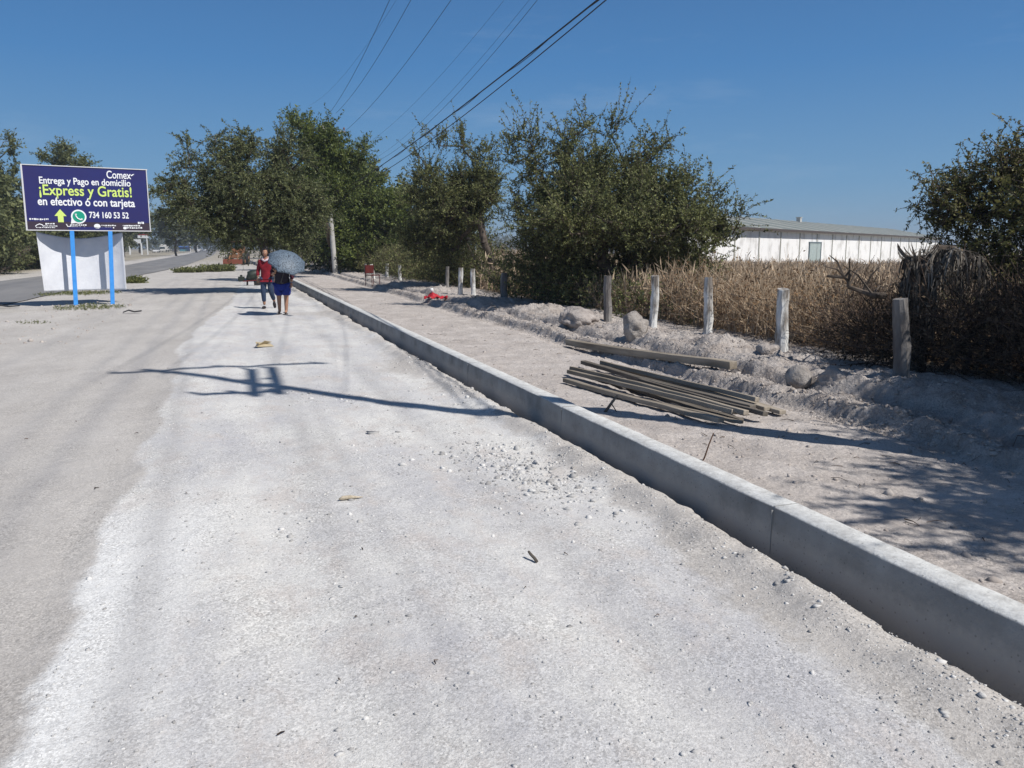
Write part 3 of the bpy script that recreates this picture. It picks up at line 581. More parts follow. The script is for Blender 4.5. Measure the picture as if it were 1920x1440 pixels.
# dry grass field
def field():
    rng = np.random.default_rng(51); n = 70000
    dep = 9.5 * (130 / 9.5) ** (rng.random(n) ** .8); ang = rng.uniform(math.atan(-60 / FPX), math.atan(1120 / FPX), n)
    lat = np.tan(ang) * dep
    x = FH.x * dep + RT.x * lat; y = FH.y * dep + RT.y * lat
    k = (x > 7.35 + .2 * vn(y, y * 0, 3)); x, y, dep = x[k], y[k], dep[k]; n = len(x)
    cl_ = fbm(x * .35, y * .35, 55, 3); z = HT(x, y) - .03
    cl2 = fbm(x * 1.3, y * .9, 57, 3); h = (1.0 + .35 * cl_ + .45 * cl2) * (rng.random(n) ** .8 * .95 + .38) * np.interp(dep, [9, 14, 30, 60], [.55, .74, .80, 1.1]); w = .007 * np.interp(dep, [9, 25, 60, 130], [1, 2.0, 6, 12]) * rng.uniform(.6, 1.6, n)
    a = rng.uniform(0, 6.28, n); lean = rng.uniform(.02, .38, n) * h; b = rng.uniform(0, 6.28, n)
    wx, wy = np.cos(a) * w, np.sin(a) * w; lx, ly = np.cos(b) * lean, np.sin(b) * lean
    p0 = np.stack([x, y, z], 1); W_ = np.stack([wx, wy, 0 * w], 1); m = p0 + np.stack([lx * .3, ly * .3, h * .6], 1); t = p0 + np.stack([lx, ly, h], 1)
    V = np.stack([p0 - W_, p0 + W_, m + W_ * 1.0, m - W_ * 1.0, t + W_ * .3, t - W_ * .3], 1).reshape(-1, 3)
    I = np.arange(n)[:, None] * 6; Fq = np.concatenate([I + np.array([[0, 1, 2, 3]]), I + np.array([[3, 2, 4, 5]])])
    # leaves and seed heads on the stalks
    D = t - m; Ln = np.linalg.norm(D, axis=1); D /= Ln[:, None]; s = rng.random(n) < .5
    V2, F2 = leaves_along(m[s] - D[s] * .3, D[s], Ln[s] * 1.5, 4, 1.0, rng, .1, .11, .55)
    c = np.repeat(m[s] - D[s] * .3 , 16, 0); dd = np.repeat(dep[s], 16)
    base = np.repeat(V2.reshape(-1, 4, 3)[:, 0], 4, 0); sc = .24 * np.interp(dd, [9, 25, 60, 130], [1, 1.2, 1.8, 3]); V2 = base + (V2 - base) * sc[:, None]
    o = np_mesh('dry_grass', np.concatenate([V, V2]), np.concatenate([Fq, F2 + len(V)]), M['dry'])
    tag(o, 'tall straw-coloured dry weeds filling the field before the warehouse', 'dry grass', kind='stuff')
field()
# ------------------------------------------------------------------ warehouse
def warehouse():
    wall_m = mat('whitewash', (.52, .51, .49), (.82, .82, .81), .5, det=12, rough=.9, fac=(.32, .50), stretch=(1, 1, .7))
    roof_m = mat('fibre_cement', (.13, .155, .145), (.21, .23, .215), .3, rough=.8, bump=.05, bsc=2)
    pale = mat('roof_sheet_pale', (.50, .49, .45)); dark = mat('eave_dark', (.07, .055, .05)); door_m = mat('door_grey_green', (.30, .37, .36), (.38, .44, .43), 2)
    c0 = FH * 115 + RT * 31.5; d = (FH * .806 + RT * .592).normalized(); nrm = (RT * .806 - FH * .592).normalized()
    root = thing('warehouse', 'long whitewashed warehouse with low grey corrugated roof beyond the dry field', 'warehouse', (c0.x, c0.y, -1.6), math.atan2(d.y, d.x))
    # local: x along facade, -y towards viewer?  facade outward normal
    M3 = Matrix.Rotation(-math.atan2(d.y, d.x), 3, 'Z'); ny_ = (M3 @ nrm).y; sg = 1 if ny_ > 0 else -1
    x0, x1, D_, he, hr = -18, 150, 13, 5.85, 8.5
    MB().box(((x0 + x1) / 2, -sg * D_ / 2, he / 2), (x1 - x0, D_, he)).build('wall', wall_m, root)
    for xx in (x0, x1): MB().prism([(xx, 0, he + .002), (xx, -sg * D_, he + .002), (xx, -sg * D_, hr - .1)], (.2 if xx == x0 else -.2, 0, 0)).build('gable', wall_m, root)
    r = MB(); e = 1.0
    r.prism([(x0 - .8, sg * .8, he), (x0 - .8, -sg * D_, hr), (x0 - .8, -sg * (D_ + .8), hr), (x0 - .8, -sg * (D_ + .8), hr + .2), (x0 - .8, -sg * D_, hr + .2), (x0 - .8, sg * .8, he + .2)], (x1 - x0 + 1.6, 0, 0))
    ro = r.build('roof', roof_m, root)
    s = MB(); xx = x0 + 4; rs = random.Random(4)
    while xx < x1:
        w = 1.1; s.prism([(xx, sg * .6, he + .225), (xx, -sg * D_, hr + .225), (xx + w, -sg * D_, hr + .225), (xx + w, sg * .6, he + .225)], (0, 0, .03)); xx += 9.2
    s.build('skylight_strip', pale, ro)
    MB().box(((x0 + x1) / 2, -sg * (D_ - .15), (he + hr) / 2 - .1), (x1 - x0 - .5, .2, hr - he)).build('rear_wall', wall_m, root)
    MB().box(((x0 + x1) / 2, sg * .86, he + .02), (x1 - x0 + 1.6, .12, .32)).build('gutter', dark, root)
    for k, xx in enumerate(np.arange(x0 + 6, x1, 9.2)):
        MB().box((xx, sg * .06, he / 2 - .1), (.28, .12, he - .3)).build('pilaster', mat('pilaster', (.42, .42, .38)) if k == 0 else bpy.data.materials['pilaster'], root)
    xd = 33; dr = MB().box((xd, sg * .05, 2.05), (6.2, .14, 4.1)).build('door', door_m, root)
    MB().box((xd, sg * .1, 4.18), (6.8, .2, .16)).box((xd - 3.2, sg * .1, 2.05), (.16, .2, 4.1)).box((xd + 3.2, sg * .1, 2.05), (.3, .2, 4.1)).build('frame', mat('door_frame', (.12, .16, .18)), dr)
    for xx in (62,): MB().box((xx, -sg * (D_ - 1), hr + .4), (1.0, .8, .9)).box((xx, -sg * (D_ - 1), hr + .9), (1.3, 1.0, .12)).build('roof_vent', pale, ro)
warehouse()

# ------------------------------------------------------------------ fence posts and wires
post_m = mat('whitewashed_wood', (.20, .18, .16), (.66, .67, .66), 5, det=8, bump=.012, bsc=18, rough=.9, fac=(.38, .52), stretch=(1, 1, .35))
postg_m = mat('weathered_wood', (.10, .09, .085), (.26, .25, .24), 6, det=8, bump=.012, bsc=20, rough=.95, stretch=(1, 1, .25))
POSTS = [(1690, 738, 560, 30, 'g', 'thick grey weathered post beside the dead palm stump', -.13), (1467, 668, 542, 23, 'w', 'whitewashed post with flaking paint, nearest to the round boulder', -.06),
         (1326, 634, 520, 17, 'w', 'slim whitewashed post before the rust brown weeds', -.01), (1224, 622, 517, 15, 'w', 'whitewashed post just right of the tall boulder', .02),
         (1138, 610, 517, 15, 'g', 'grey shaded post under the largest tree', 0), (944, 568, 512, 13, 'g', 'dark grey post between the bushes left of the largest tree', .05), (887, 556, 504, 9, 'w', 'white post, right one of the close pair under the spiky tree', 0),
         (864, 555, 502, 9, 'w', 'white post, left one of the close pair under the spiky tree', 0), (839, 548, 500, 7, 'g', 'thin dim post left of the close white pair', 0),
         (751, 527, 496, 6, 'w', 'white post in dry brush right of the red chair', -.06), (726, 521, 494, 6, 'w', 'half-hidden white post above the dry brush', 0),
         (702, 524, 496, 6, 'w', 'leaning white post behind the red chair', -.2), (688, 522, 495, 5, 'g', 'thin grey post left of the leaning white one', -.1), (658, 503, 494, 5, 'w', 'far white post stub beyond the concrete pole', 0)]
ppos = []
for u, vb, vt, wpx, kd, lab, ln in POSTS:
    x, y, z = gnd(u, vb, .30)
    dep = Vector((x, y, 0)).dot(FH); top = W(u, vt, dep).z; r = wpx * dep / FPX / 2; h = top - z
    b = MB(); n = 9; pts = []
    for k in range(n): t = k / (n - 1); pts.append((ln * h * t + .012 * math.sin(5 * t + u), .01 * math.cos(4 * t + u), -.15 + (h + .15) * t))
    b.tube(pts, [r * (1.08 - .15 * k / (n - 1) + .05 * math.sin(k * 2 + u)) for k in range(n)], 10)
    for v in b.bm.verts: v.co += mnoise.noise_vector(v.co * 9 + Vector((u, 0, 0))) * r * .22
    o = b.build('fence_post', post_m if kd == 'w' else postg_m, smooth=False); o.location = (x, y, z)
    tag(o, lab, 'fence post', 'fence posts along the field'); ppos.append((x, y, z, h, ln, r))
wire_m = mat('rusty_wire', (.06, .045, .04))
ps = [ppos[i] for i in (0, 1, 2, 3, 4, 5, 6, 8)]; ps = [(8.3, 3.2, .3, .8, 0, .06)] + ps
for li, (hh, lab) in enumerate(((.82, 'upper rusty barbed wire strung between the fence posts'), (.34, 'lower rusty barbed wire strung between the fence posts'))):
    b = MB(); pts = []
    for i in range(len(ps) - 1):
        p, q = ps[i], ps[i + 1]
        for k in range(8):
            t = k / 8; pts.append(Vector((p[0] + (q[0] - p[0]) * t, p[1] + (q[1] - p[1]) * t, (p[2] + p[3] * hh) * (1 - t) + (q[2] + q[3] * hh) * t - .05 * math.sin(math.pi * t))))
            if True:
                c = pts[-1]; b.tube([c + Vector((0, -.02, -.02)), c + Vector((0, .02, .02))], .0022, 3)
    b.tube(pts, .0028, 4); tag(b.build('barbed_wire', wire_m), lab, 'barbed wire', 'barbed wire of the fence')

# ------------------------------------------------------------------ boulders and clods
rock_m = mat('boulder', (.22, .20, .185), (.44, .41, .38), 6, det=12, bump=.035, bsc=16)
earth_m = mat('earth_lump', (.30, .265, .245), (.46, .42, .39), 7, det=12, bump=.04, bsc=22)
def rock(u, v, wpx, hpx, z, lab, m, seed, rough=.18):
    p = G(u, v, z); dep = p.dot(FH); s = dep / FPX; hh = hpx * s
    o = MB().blob((0, 0, 0), (wpx * s / 2, wpx * s / 2 * .9, hh * .56), 4, rough, 2.2, seed).build('boulder', m, smooth=True)
    o.location = (p.x, p.y, z + hh * .42); o.rotation_euler = (0, .1 * seed % .4, seed); return tag(o, lab, 'boulder', 'boulders and lumps by the fence')
rock(1190, 636, 52, 50, .33, 'tall tan boulder leaning by the whitewashed post under the big tree', rock_m, 1, .3)
rock(1496, 726, 50, 44, .28, 'round grey boulder right of the flaking whitewashed post', rock_m, 2, .1)
rock(1561, 732, 52, 46, .28, 'blocky pinkish earth lump right of the round boulder', earth_m, 3, .35)
rock(1438, 672, 46, 30, .36, 'pale earth lump at the foot of the flaking whitewashed post', earth_m, 4, .35)
rock(1088, 612, 70, 34, .3, 'rough soil lump left of the grey shaded post', earth_m, 5, .4)

# ------------------------------------------------------------------ timber
wood_m = mat('weathered_timber', (.12, .10, .075), (.37, .325, .265), 9, det=10, bump=.006, bsc=30, rough=.9, stretch=(.12, 1, 1), fac=(.3, .7))
woodd = mat('dark_timber', (.06, .05, .04), (.19, .17, .145), 9, det=10, bump=.006, bsc=30, rough=.9, stretch=(.12, 1, 1), fac=(.3, .7))
def beam(a, b, w, h, m, lab, grp, roll=0.0, name='plank'):
    a = Vector(a); b = Vector(b); d = b - a; L_ = d.length; bb = MB()
    seg = 10
    bb.box((0, 0, 0), (L_, w, h))
    bmesh.ops.subdivide_edges(bb.bm, edges=[e for e in bb.bm.edges if abs((e.verts[0].co - e.verts[1].co).x) > .5], cuts=seg)
    for v in bb.bm.verts: v.co += Vector((.3, 1, 1)) * 0 + mnoise.noise_vector(v.co * 2.5 + a * 3) * .008; v.co.z += .012 * math.sin(v.co.x * 1.3 + a.x * 9)
    bmesh.ops.bevel(bb.bm, geom=bb.bm.edges[:], offset=.004, segments=1, affect='EDGES')
    o = bb.build(name, m); o.scale = (1, .82, .85); q = d.to_track_quat('X', 'Z'); o.rotation_mode = 'QUATERNION'; o.rotation_quaternion = q @ Matrix.Rotation(roll, 3, 'X').to_quaternion()
    o.location = (a + b) / 2; return tag(o, lab, 'plank' if name == 'plank' else 'beam', grp)
GP = 'planks in the pile on the footway bed'
def gp(u, v, z): p = G(u, v, z); return Vector((p.x, p.y, max(z - .035, hz(p.x, p.y) + .015)))
PL = [((1060, 706), (1352, 782), .27, .085, .05, wood_m, 'nearest plank of the pile, beside the kerb'),
      ((1068, 690), (1378, 766), .30, .09, .05, wood_m, 'second plank from the kerb, lying over the nearest one'),
      ((1080, 692), (1388, 780), .24, .10, .04, woodd, 'dark low plank between the two nearest planks'),
      ((1072, 684), (1400, 766), .32, .075, .05, wood_m, 'pale plank in the middle of the pile'),
      ((1094, 674), (1412, 758), .29, .09, .05, woodd, 'dark plank at the far left start of the pile'),
      ((1130, 675), (1440, 760), .28, .10, .04, wood_m, 'wide flat plank behind the dark one'),
      ((1128, 672), (1420, 745), .33, .06, .05, wood_m, 'narrow plank on top of the rear of the pile'),
      ((1150, 680), (1468, 766), .27, .09, .04, wood_m, 'rearmost plank of the pile, reaching furthest right'),
      ((1200, 706), (1436, 768), .31, .07, .045, woodd, 'short dark plank wedged near the right end of the pile'),
      ((1240, 752), (1392, 786), .25, .05, .03, wood_m, 'thin short batten poking out on the near right corner')]
for a, b, z, w, h, m, lab in PL: beam(gp(*a, z), gp(*b, z), w, h, m, lab, GP, random.uniform(-.15, .15))
pa, pb = G(1066, 624, .38), G(1375, 690, .36); pa.z = hz(pa.x, pa.y) + .07; pb.z = hz(pb.x, pb.y) + .07
beam(pa, pb, .12, .10, wood_m, 'single long squared beam lying along the ledge behind the pile', None, .05, 'timber_beam')

# stakes and sticks
steel = mat('rusty_steel', (.09, .05, .035), (.20, .12, .08), 20, rough=.8)
def stick(name, a, b, r, m, lab, cat, extra=None):
    bb = MB(); a = Vector(a); b = Vector(b); k_ = min(1, (b - a).length * 2.5); bb.tube([a, a.lerp(b, .35) + Vector((.006, 0, .004)) * k_, a.lerp(b, .7) - Vector((.005, .003, 0)) * k_, b], [r, r * .95, r * .9, r * .7], 7)
    if extra:
        for p, q, rr in extra: bb.tube([p, q], [rr, rr * .6], 5)
    return tag(bb.build(name, m), lab, cat)
p = G(1313, 858, .2); q = W(1338, 812, p.dot(FH) - .02); stick('steel_stake', (p.x, p.y, .12), q, .006, steel, 'thin rusty steel rod standing tilted behind the kerb', 'stake')
p = G(1130, 772, .2); q = W(1158, 741, p.dot(FH)); m_ = Vector(p).lerp(q, .55)
stick('branch', (p.x, p.y, .17), q, .014, woodd, 'short dark stick poking up between the kerb and the plank pile', 'stick', [(m_, m_ + Vector((.10, .02, -.14)), .006)])
p = G(1003, 1060); stick('wood_peg', (p.x, p.y - .03, hz(p.x, p.y) + .008), (p.x - .02, p.y + .045, hz(p.x, p.y) + .04), .009, woodd, 'small broken wooden peg on the white path', 'stick')
p = G(1442, 1332 - 0, 0); q = W(1455, 1302, p.dot(FH)); p = G(1842, 1332); q = W(1851, 1312, p.dot(FH)); stick('twig', (p.x, p.y, .0), q, .003, woodd, 'tiny dark twig in the gravel at the lower right', 'twig')
cob_m = mat('maize_cob', (.34, .29, .21), (.50, .44, .35), 40, bump=.004, bsc=60)
p = G(657, 942); bb = MB(); bb.tube([(-.075, -.01, .014), (-.05, -.006, .019), (.0, .0, .018), (.05, .006, .012), (.085, .012, .008)], [.006, .015, .014, .007, .002], 9)
o = bb.build('maize_cob', cob_m, smooth=True); o.location = (p.x, p.y, hz(p.x, p.y)); tag(o, 'dried tan maize cob lying on the white path', 'cob')
p = G(493, 652); o = thing('cardboard_scrap', 'crumpled yellow-brown cardboard scrap lying on the path before the people', 'cardboard', (p.x, p.y, hz(p.x, p.y) + .005), .4)
card = mat('cardboard', (.33, .27, .16), (.46, .39, .27), 6)
MB().prism([(-.13, -.07, .01), (.15, -.09, .0), (.17, .08, .03), (-.08, .10, .07)], (0, 0, .008)).build('sheet', card, o)
MB().prism([(-.10, -.03, .03), (.02, -.05, .10), (.17, .03, .06), (.0, .07, .05)], (0, 0, .008)).build('flap', card, o)
MB().prism([(-.17, -.05, .0), (-.09, -.06, .05), (-.07, .04, .06)], (0, 0, .006)).build('torn_edge', mat('cardboard_dark', (.15, .13, .11)), o)
for (u, v, lab, sx) in ((248, 588, 'flat dark strip of rubber on the dirt right of the billboard', .22), (10, 578, 'dark torn tyre strip on the road edge at the left', .35)):
    p = G(u, v); bb = MB(); pts = [(-sx, 0, .02), (-sx * .4, .03, .07), (sx * .2, .0, .03), (sx, -.02, .05)]
    for k in range(3): bb.prism([pts[k], pts[k + 1], Vector(pts[k + 1]) + Vector((0, .10, .01)), Vector(pts[k]) + Vector((0, .10, .01))], (0, 0, .02))
    bmesh.ops.remove_doubles(bb.bm, verts=bb.bm.verts, dist=.001)
    o = bb.build('rubber_strip', mat('black_rubber', (.03, .03, .032)) if sx < .3 else bpy.data.materials['black_rubber']); o.location = (p.x, p.y, hz(p.x, p.y)); tag(o, lab, 'rubber strip', 'rubber scraps')

lr = np.random.default_rng(88); LP = [(lr.uniform(-2.5, 2.3), 2.4 * (15 / 2.4) ** lr.random()) for _ in range(34)] + [(lr.uniform(3.1, 5.6), 3 * (14 / 3) ** lr.random()) for _ in range(110)]
sg_ = []
for x, y in LP:
    a = lr.uniform(0, 6.28); l = lr.uniform(.02, .09) * 1.5 if x > 3 else lr.uniform(.012, .04); z = hz(x, y) + .006; dx, dy = math.cos(a) * l, math.sin(a) * l; r = lr.uniform(.0015, .004)
    m = (x + dx * .5 + lr.normal(0, .006), y + dy * .5 + lr.normal(0, .006), z + .006); sg_ += [((x, y, z), r, m, r * .9), (m, r * .9, (x + dx, y + dy, hz(x + dx, y + dy) + .006), r * .5)]
V, F_ = frusta(sg_, 4); tag(np_mesh('twig_litter', V, F_, M['twig']), 'small dry twigs scattered over the path and footway bed', 'litter', kind='stuff')
# ------------------------------------------------------------------ poles and wires
conc = mat('pole_concrete', (.36, .355, .34), (.48, .475, .455), 4, bump=.003, bsc=30)
steelg = mat('galvanised', (.28, .29, .30), rough=.5, metal=.6); porc = mat('insulator', (.16, .07, .04), rough=.3)
def pole(x, y, h, lab, r0=.16, r1=.09, lean=(0, 0), arms=(), tfm=False, label_group='utility poles'):
    z0 = hz(x, y); o = thing('utility_pole', lab, 'utility pole', (x, y, z0), 0, label_group)
    n = 12; MB().tube([(lean[0] * h * k / n, lean[1] * h * k / n, -.3 + (h + .3) * k / n) for k in range(n + 1)], [r0 + (r1 - r0) * k / n for k in range(n + 1)], 14).build('shaft', conc, o, smooth=True)
    for (z, ax, c, L_, dbl) in arms:
        d = Vector((1, 0, 0)) if ax == 'x' else Vector((0, 1, 0)); pr_ = Vector((0, 1, 0)) if ax == 'x' else Vector((1, 0, 0))
        for s in ((-1, 1) if dbl else (1,)):
            off = pr_ * (s * .13); cpos = Vector((lean[0] * z, lean[1] * z, z)) + d * c + off
            a = MB().box(cpos, (L_ if ax == 'x' else .09, L_ if ax == 'y' else .09, .10)).build('crossarm', steelg, o)
            for t in (-.47, 0.0, .47):
                q = cpos + d * (L_ * t); MB().tube([q + Vector((0, 0, .05)), q + Vector((0, 0, .12)), q + Vector((0, 0, .14)), q + Vector((0, 0, .24))], [.02, .02, .055, .035], 10).build('insulator', porc, a)
    if tfm:
        b = MB(); b.tube([(.0, -.0 + .42, 8.1), (.0, .42, 8.95)], .26, 16); b.build('transformer', steelg, o, smooth=False)
    return o
pole(5.3, 46.6, 7.9, 'pale concrete pole standing in the dirt before the dark trees', .145, .10, (-.055, 0), [(7.6, 'x', 0, 2.4, False)])
pole(5.25, 3.9, 12.0, 'tall concrete pole beside the camera carrying two crossarms', .15, .075, (0, 0), [(11.5, 'x', .75, 2.8, False), (9.15, 'y', .4, 2.2, True), (8.3, 'x', -.75, .9, False)])
wm = mat('cable_black', (.02, .02, .022), rough=.6)
WS = {'w1': (4.31, 11.41, 5.05, 8.49, 1.18, .0075), 'w2': (5.1, 11.49, 5.59, 8.75, 1.23, .0075), 'w3': (6.43, 11.38, 6.07, 7.87, 1.07, .0075), 'w0': (4.98, 10.61, 4.21, 9.08, 1.51, .003),
      'w4': (5.85, 9.02, 5.31, 6.41, 1.57, .0028), 'w5': (5.61, 8.51, 5.31, 5.97, 2.14, .0045), 'w6': (5.78, 8.74, 5.31, 5.82, 1.89, .0028), 'cA': (5.41, 5.8, 5.33, 4.48, .32, .014), 'cB': (5.26, 5.82, 5.41, 4.52, .65, .010)}
WL = {'w1': 'steepest dark power line of the three at the upper left', 'w2': 'middle dark power line of the three at the upper left', 'w3': 'right dark power line of the three, with a small clamp on it', 'w0': 'very faint line left of the three dark power lines',
      'w4': 'faint line between the power lines and the thick cable', 'w5': 'thin grey line just left of the thick cable', 'w6': 'faint line hugging the thin grey line', 'cA': 'thick black twisted cable, upper of the two thick ones', 'cB': 'lower black cable running under the thick twisted one'}
for k, (xa, za, xb, zb, s, r) in WS.items():
    pts = [(xa + (xb - xa) * t, 3.5 + 43.1 * t, za + (zb - za) * t - 4 * s * t * (1 - t)) for t in np.linspace(0, 1, 60)]
    b = MB(); b.tube(pts, r, 6)
    if k == 'w3':
        q = Vector(pts[15]); b.box(q + Vector((0, 0, -.04)), (.12, .25, .07))
    if k == 'cA':
        for i in range(0, 60):
            pass
        b.tube([Vector(p) + Vector((.02 * math.cos(i * 1.1), 0, .02 * math.sin(i * 1.1) - .015)) for i, p in enumerate(pts)], .007, 5)
    tag(b.build('power_line', wm, smooth=True), WL[k], 'power line', 'overhead lines')

# ------------------------------------------------------------------ billboard
def text(s, size, col, loc, parent, name='lettering', bold=.012, align='CENTER', width=None, up=0):
    c = bpy.data.curves.new(name, 'FONT'); c.body = s; c.size = size; c.align_x = align; c.offset = bold * size; c.extrude = .004
    c.space_character = 1.0
    o = bpy.data.objects.new('t', c); scene.collection.objects.link(o)
    dg = bpy.context.evaluated_depsgraph_get(); me = bpy.data.meshes.new_from_object(o.evaluated_get(dg)); bpy.data.objects.remove(o)
    co = np.array([v.co[:] for v in me.vertices]); 
    if width:
        w = co[:, 0].max() - co[:, 0].min(); k = width / w
        for v in me.vertices: v.co.x *= k
    me.materials.clear(); me.materials.append(col); q = bpy.data.objects.new(name, me); link(q, parent)
    q.rotation_euler = (math.pi / 2, 0, 0); q.location = loc; return q
def billboard():
    A = W(52, 430.5, 23.3); B = W(281, 434.5, 24.9); d = (B - A); d.z = 0; wid = d.length; rz = math.atan2(d.y, d.x); top = W(45, 309, 23.3).z; bot = A.z; hgt = top - bot
    ctr = (A + B) / 2; gz = hz(ctr.x, ctr.y)
    root = thing('billboard', 'blue advertising billboard with Spanish lettering on two bright blue posts', 'billboard', (ctr.x, ctr.y, gz), rz)
    zb = bot - gz; blue = mat('print_blue', (.016, .024, .15), (.022, .018, .10), .5, rough=.45, spec=.4, fac=(.3, .7)); dk = mat('print_dark_band', (.045, .032, .05), rough=.5)
    white = mat('print_white', (.82, .84, .86), rough=.5); lime = mat('print_lime', (.62, .78, .20), rough=.5); edge = mat('frame_white', (.6, .6, .62)); pb = mat('post_blue', (.04, .25, .68), (.06, .30, .74), 8, rough=.5); gr = mat('print_green', (.01, .30, .20), rough=.5)
    MB().box((0, 0, zb + hgt / 2), (wid, .05, hgt)).build('panel', blue, root)
    P_ = root.children[0]
    MB().box((0, -.028, zb + hgt * .065), (wid, .006, hgt * .13)).build('dark_band', dk, P_)
    MB().box((0, -.034, zb + .04), (wid * .36, .008, .10)).build('blue_tab', blue, P_)
    MB().box((-wid / 2 - .02, 0, zb + hgt / 2), (.04, .09, hgt)).box((0, 0, zb + hgt + .012), (wid + .08, .09, .024)).box((wid / 2 + .012, 0, zb + hgt / 2), (.024, .09, hgt)).box((0, 0, zb - .012), (wid + .08, .09, .024)).build('frame', edge, root)
    y = -.032
    def X_(f): return -wid / 2 + wid * f
    def Z_(f): return zb + hgt * (1 - f)
    text('Comex', .30, white, (X_(.765), y, Z_(.155)), P_, bold=.012, width=wid * .205)
    MB().prism([(X_(.865), y, Z_(.10)), (X_(.885), y, Z_(.075)), (X_(.90), y, Z_(.072)), (X_(.875), y, Z_(.11))], (0, -.006, 0)).build('tick', white, P_)
    text('Entrega y Pago en domicilio', .26, white, (X_(.49), y, Z_(.275)), P_, bold=.018, width=wid * .74)
    text('\u00a1Express y Gratis!', .40, lime, (X_(.49), y, Z_(.45)), P_, bold=.014, width=wid * .75)
    text('en efectivo \u00f3 con tarjeta', .31, white, (X_(.49), y, Z_(.61)), P_, bold=.02, width=wid * .79)
    text('734 160 53 52', .24, white, (X_(.66), y, Z_(.80)), P_, bold=.02, width=wid * .33)
    ax, az = X_(.265), Z_(.78); MB().prism([(ax - .07, y, az - .17), (ax + .07, y, az - .17), (ax + .07, y, az), (ax + .15, y, az), (ax, y, az + .19), (ax - .15, y, az), (ax - .07, y, az)], (0, -.006, 0)).build('arrow', lime, P_)
    wx, wz = X_(.41), Z_(.785)
    def disc(r, yy, m, nm, n=28):
        MB().prism([(wx + r * math.cos(2 * math.pi * k / n), yy, wz + r * math.sin(2 * math.pi * k / n)) for k in range(n)], (0, -.004, 0)).build(nm, m, P_)
    MB().prism([(wx - .21, y, wz - .20), (wx - .05, y, wz - .17), (wx - .18, y, wz - .02)], (0, -.004, 0)).build('bubble_tail', white, P_)
    disc(.195, y - .001, white, 'bubble_ring'); disc(.155, y - .006, gr, 'bubble')
    MB().tube([(wx - .07, y - .012, wz + .08), (wx - .075, y - .012, wz + .02), (wx - .03, y - .012, wz - .05), (wx + .04, y - .012, wz - .085), (wx + .09, y - .012, wz - .07)], [.032, .018, .016, .018, .032], 8).build('handset', white, P_)
    rs = random.Random(5)
    def micro(x0, x1, z, h):                             # print too small to read at this size
        b = MB(); x = x0
        while x < x1:
            w = rs.uniform(.015, .05); b.box((x + w / 2, y - .002, z + rs.uniform(-.1, .1) * h), (w, .004, h * rs.uniform(.6, 1))); x += w + rs.uniform(.008, .02)
        b.build('fine_print', white, P_)
    micro(X_(.02), X_(.17), Z_(.835), .05); micro(X_(.90), X_(.945), Z_(.87), .08)
    micro(X_(.14), X_(.21), Z_(.905), .045); micro(X_(.13), X_(.22), Z_(.94), .03); micro(X_(.065), X_(.21), Z_(.965), .025)
    micro(X_(.34), X_(.46), Z_(.92), .04); micro(X_(.34), X_(.46), Z_(.955), .045)
    micro(X_(.59), X_(.70), Z_(.92), .035); micro(X_(.59), X_(.70), Z_(.955), .04); micro(X_(.77), X_(.92), Z_(.92), .045); micro(X_(.80), X_(.92), Z_(.955), .045)
    def ico(fx, fz, r, n):
        MB().prism([(X_(fx) + r * math.cos(6.283 * k / n), y - .002, Z_(fz) + r * .8 * math.sin(6.283 * k / n)) for k in range(n)], (0, -.004, 0)).build('small_icon', white, P_)
    ico(.555, .935, .085, 12); ico(.785, .96, .05, 6)
    # house-outline mark and cart mark
    MB().tube([(X_(.06), y, Z_(.95)), (X_(.075), y, Z_(.925)), (X_(.095), y, Z_(.91)), (X_(.115), y, Z_(.925)), (X_(.125), y, Z_(.95))], .014, 5).build('small_icon', white, P_)
    MB().tube([(X_(.305), y, Z_(.905)), (X_(.315), y, Z_(.945)), (X_(.335), y, Z_(.945)), (X_(.34), y, Z_(.915))], .014, 5).build('small_icon', white, P_)
    # posts
    for (ut, ub, vb) in ((130, 137, 577), (204, 208, 572)):
        f = (ut - 45) / 236; lx = -wid / 2 + wid * (f * 23.3 / (23.3 * f + 24.9 * (1 - f)))
        lb = lx - (.06 if ut < 150 else .09)
        MB().prism([(lb - .055, -.10, -.1), (lb + .055, -.10, -.1), (lx + .055, -.05, zb - .02), (lx - .055, -.05, zb - .02)], (0, .06, 0)).build('post', pb, root)
    # cloth banner hung behind the posts
    sheet = mat('white_cloth', (.66, .68, .72), (.74, .76, .79), 3, rough=.8, transl=.12, bump=.01, bsc=9)
    lx0, lx1 = -wid / 2 + wid * .062, -wid / 2 + wid * .765; zt, zl = zb - .05, zb - 1.72; V = []; nu, nv = 48, 36
    for j in range(nv + 1):
        for i in range(nu + 1):
            u, v = i / nu, j / nv; sag = .17 * math.sin(math.pi * u) * (1 - v)
            x = lx0 + .07 * v + (lx1 - lx0 - .07 * v) * u; z = zt - sag - (zt - zl) * v * (1 - sag / 1.72) - .0
            yb = .07 + .58 * max(0, math.sin(math.pi * u)) ** .7 * (1 - .25 * v) * .9 + .012 * math.sin(u * 30 + v * 9) * (1 - v) + .012 * math.sin(v * 5 + u * 8)
            V.append((x, yb, z))
    I = np.arange(len(V)).reshape(nv + 1, nu + 1); f = np.stack([I[:-1, :-1], I[:-1, 1:], I[1:, 1:], I[1:, :-1]], -1).reshape(-1, 4)
    bn = np_mesh('cloth_banner', V, f, sheet, smooth=True); bn.location = root.location; bn.rotation_euler = root.rotation_euler
    md = bn.modifiers.new('thick', 'SOLIDIFY'); md.thickness = .004
    tag(bn, 'blank white cloth banner hung behind the blue posts under the billboard', 'banner')
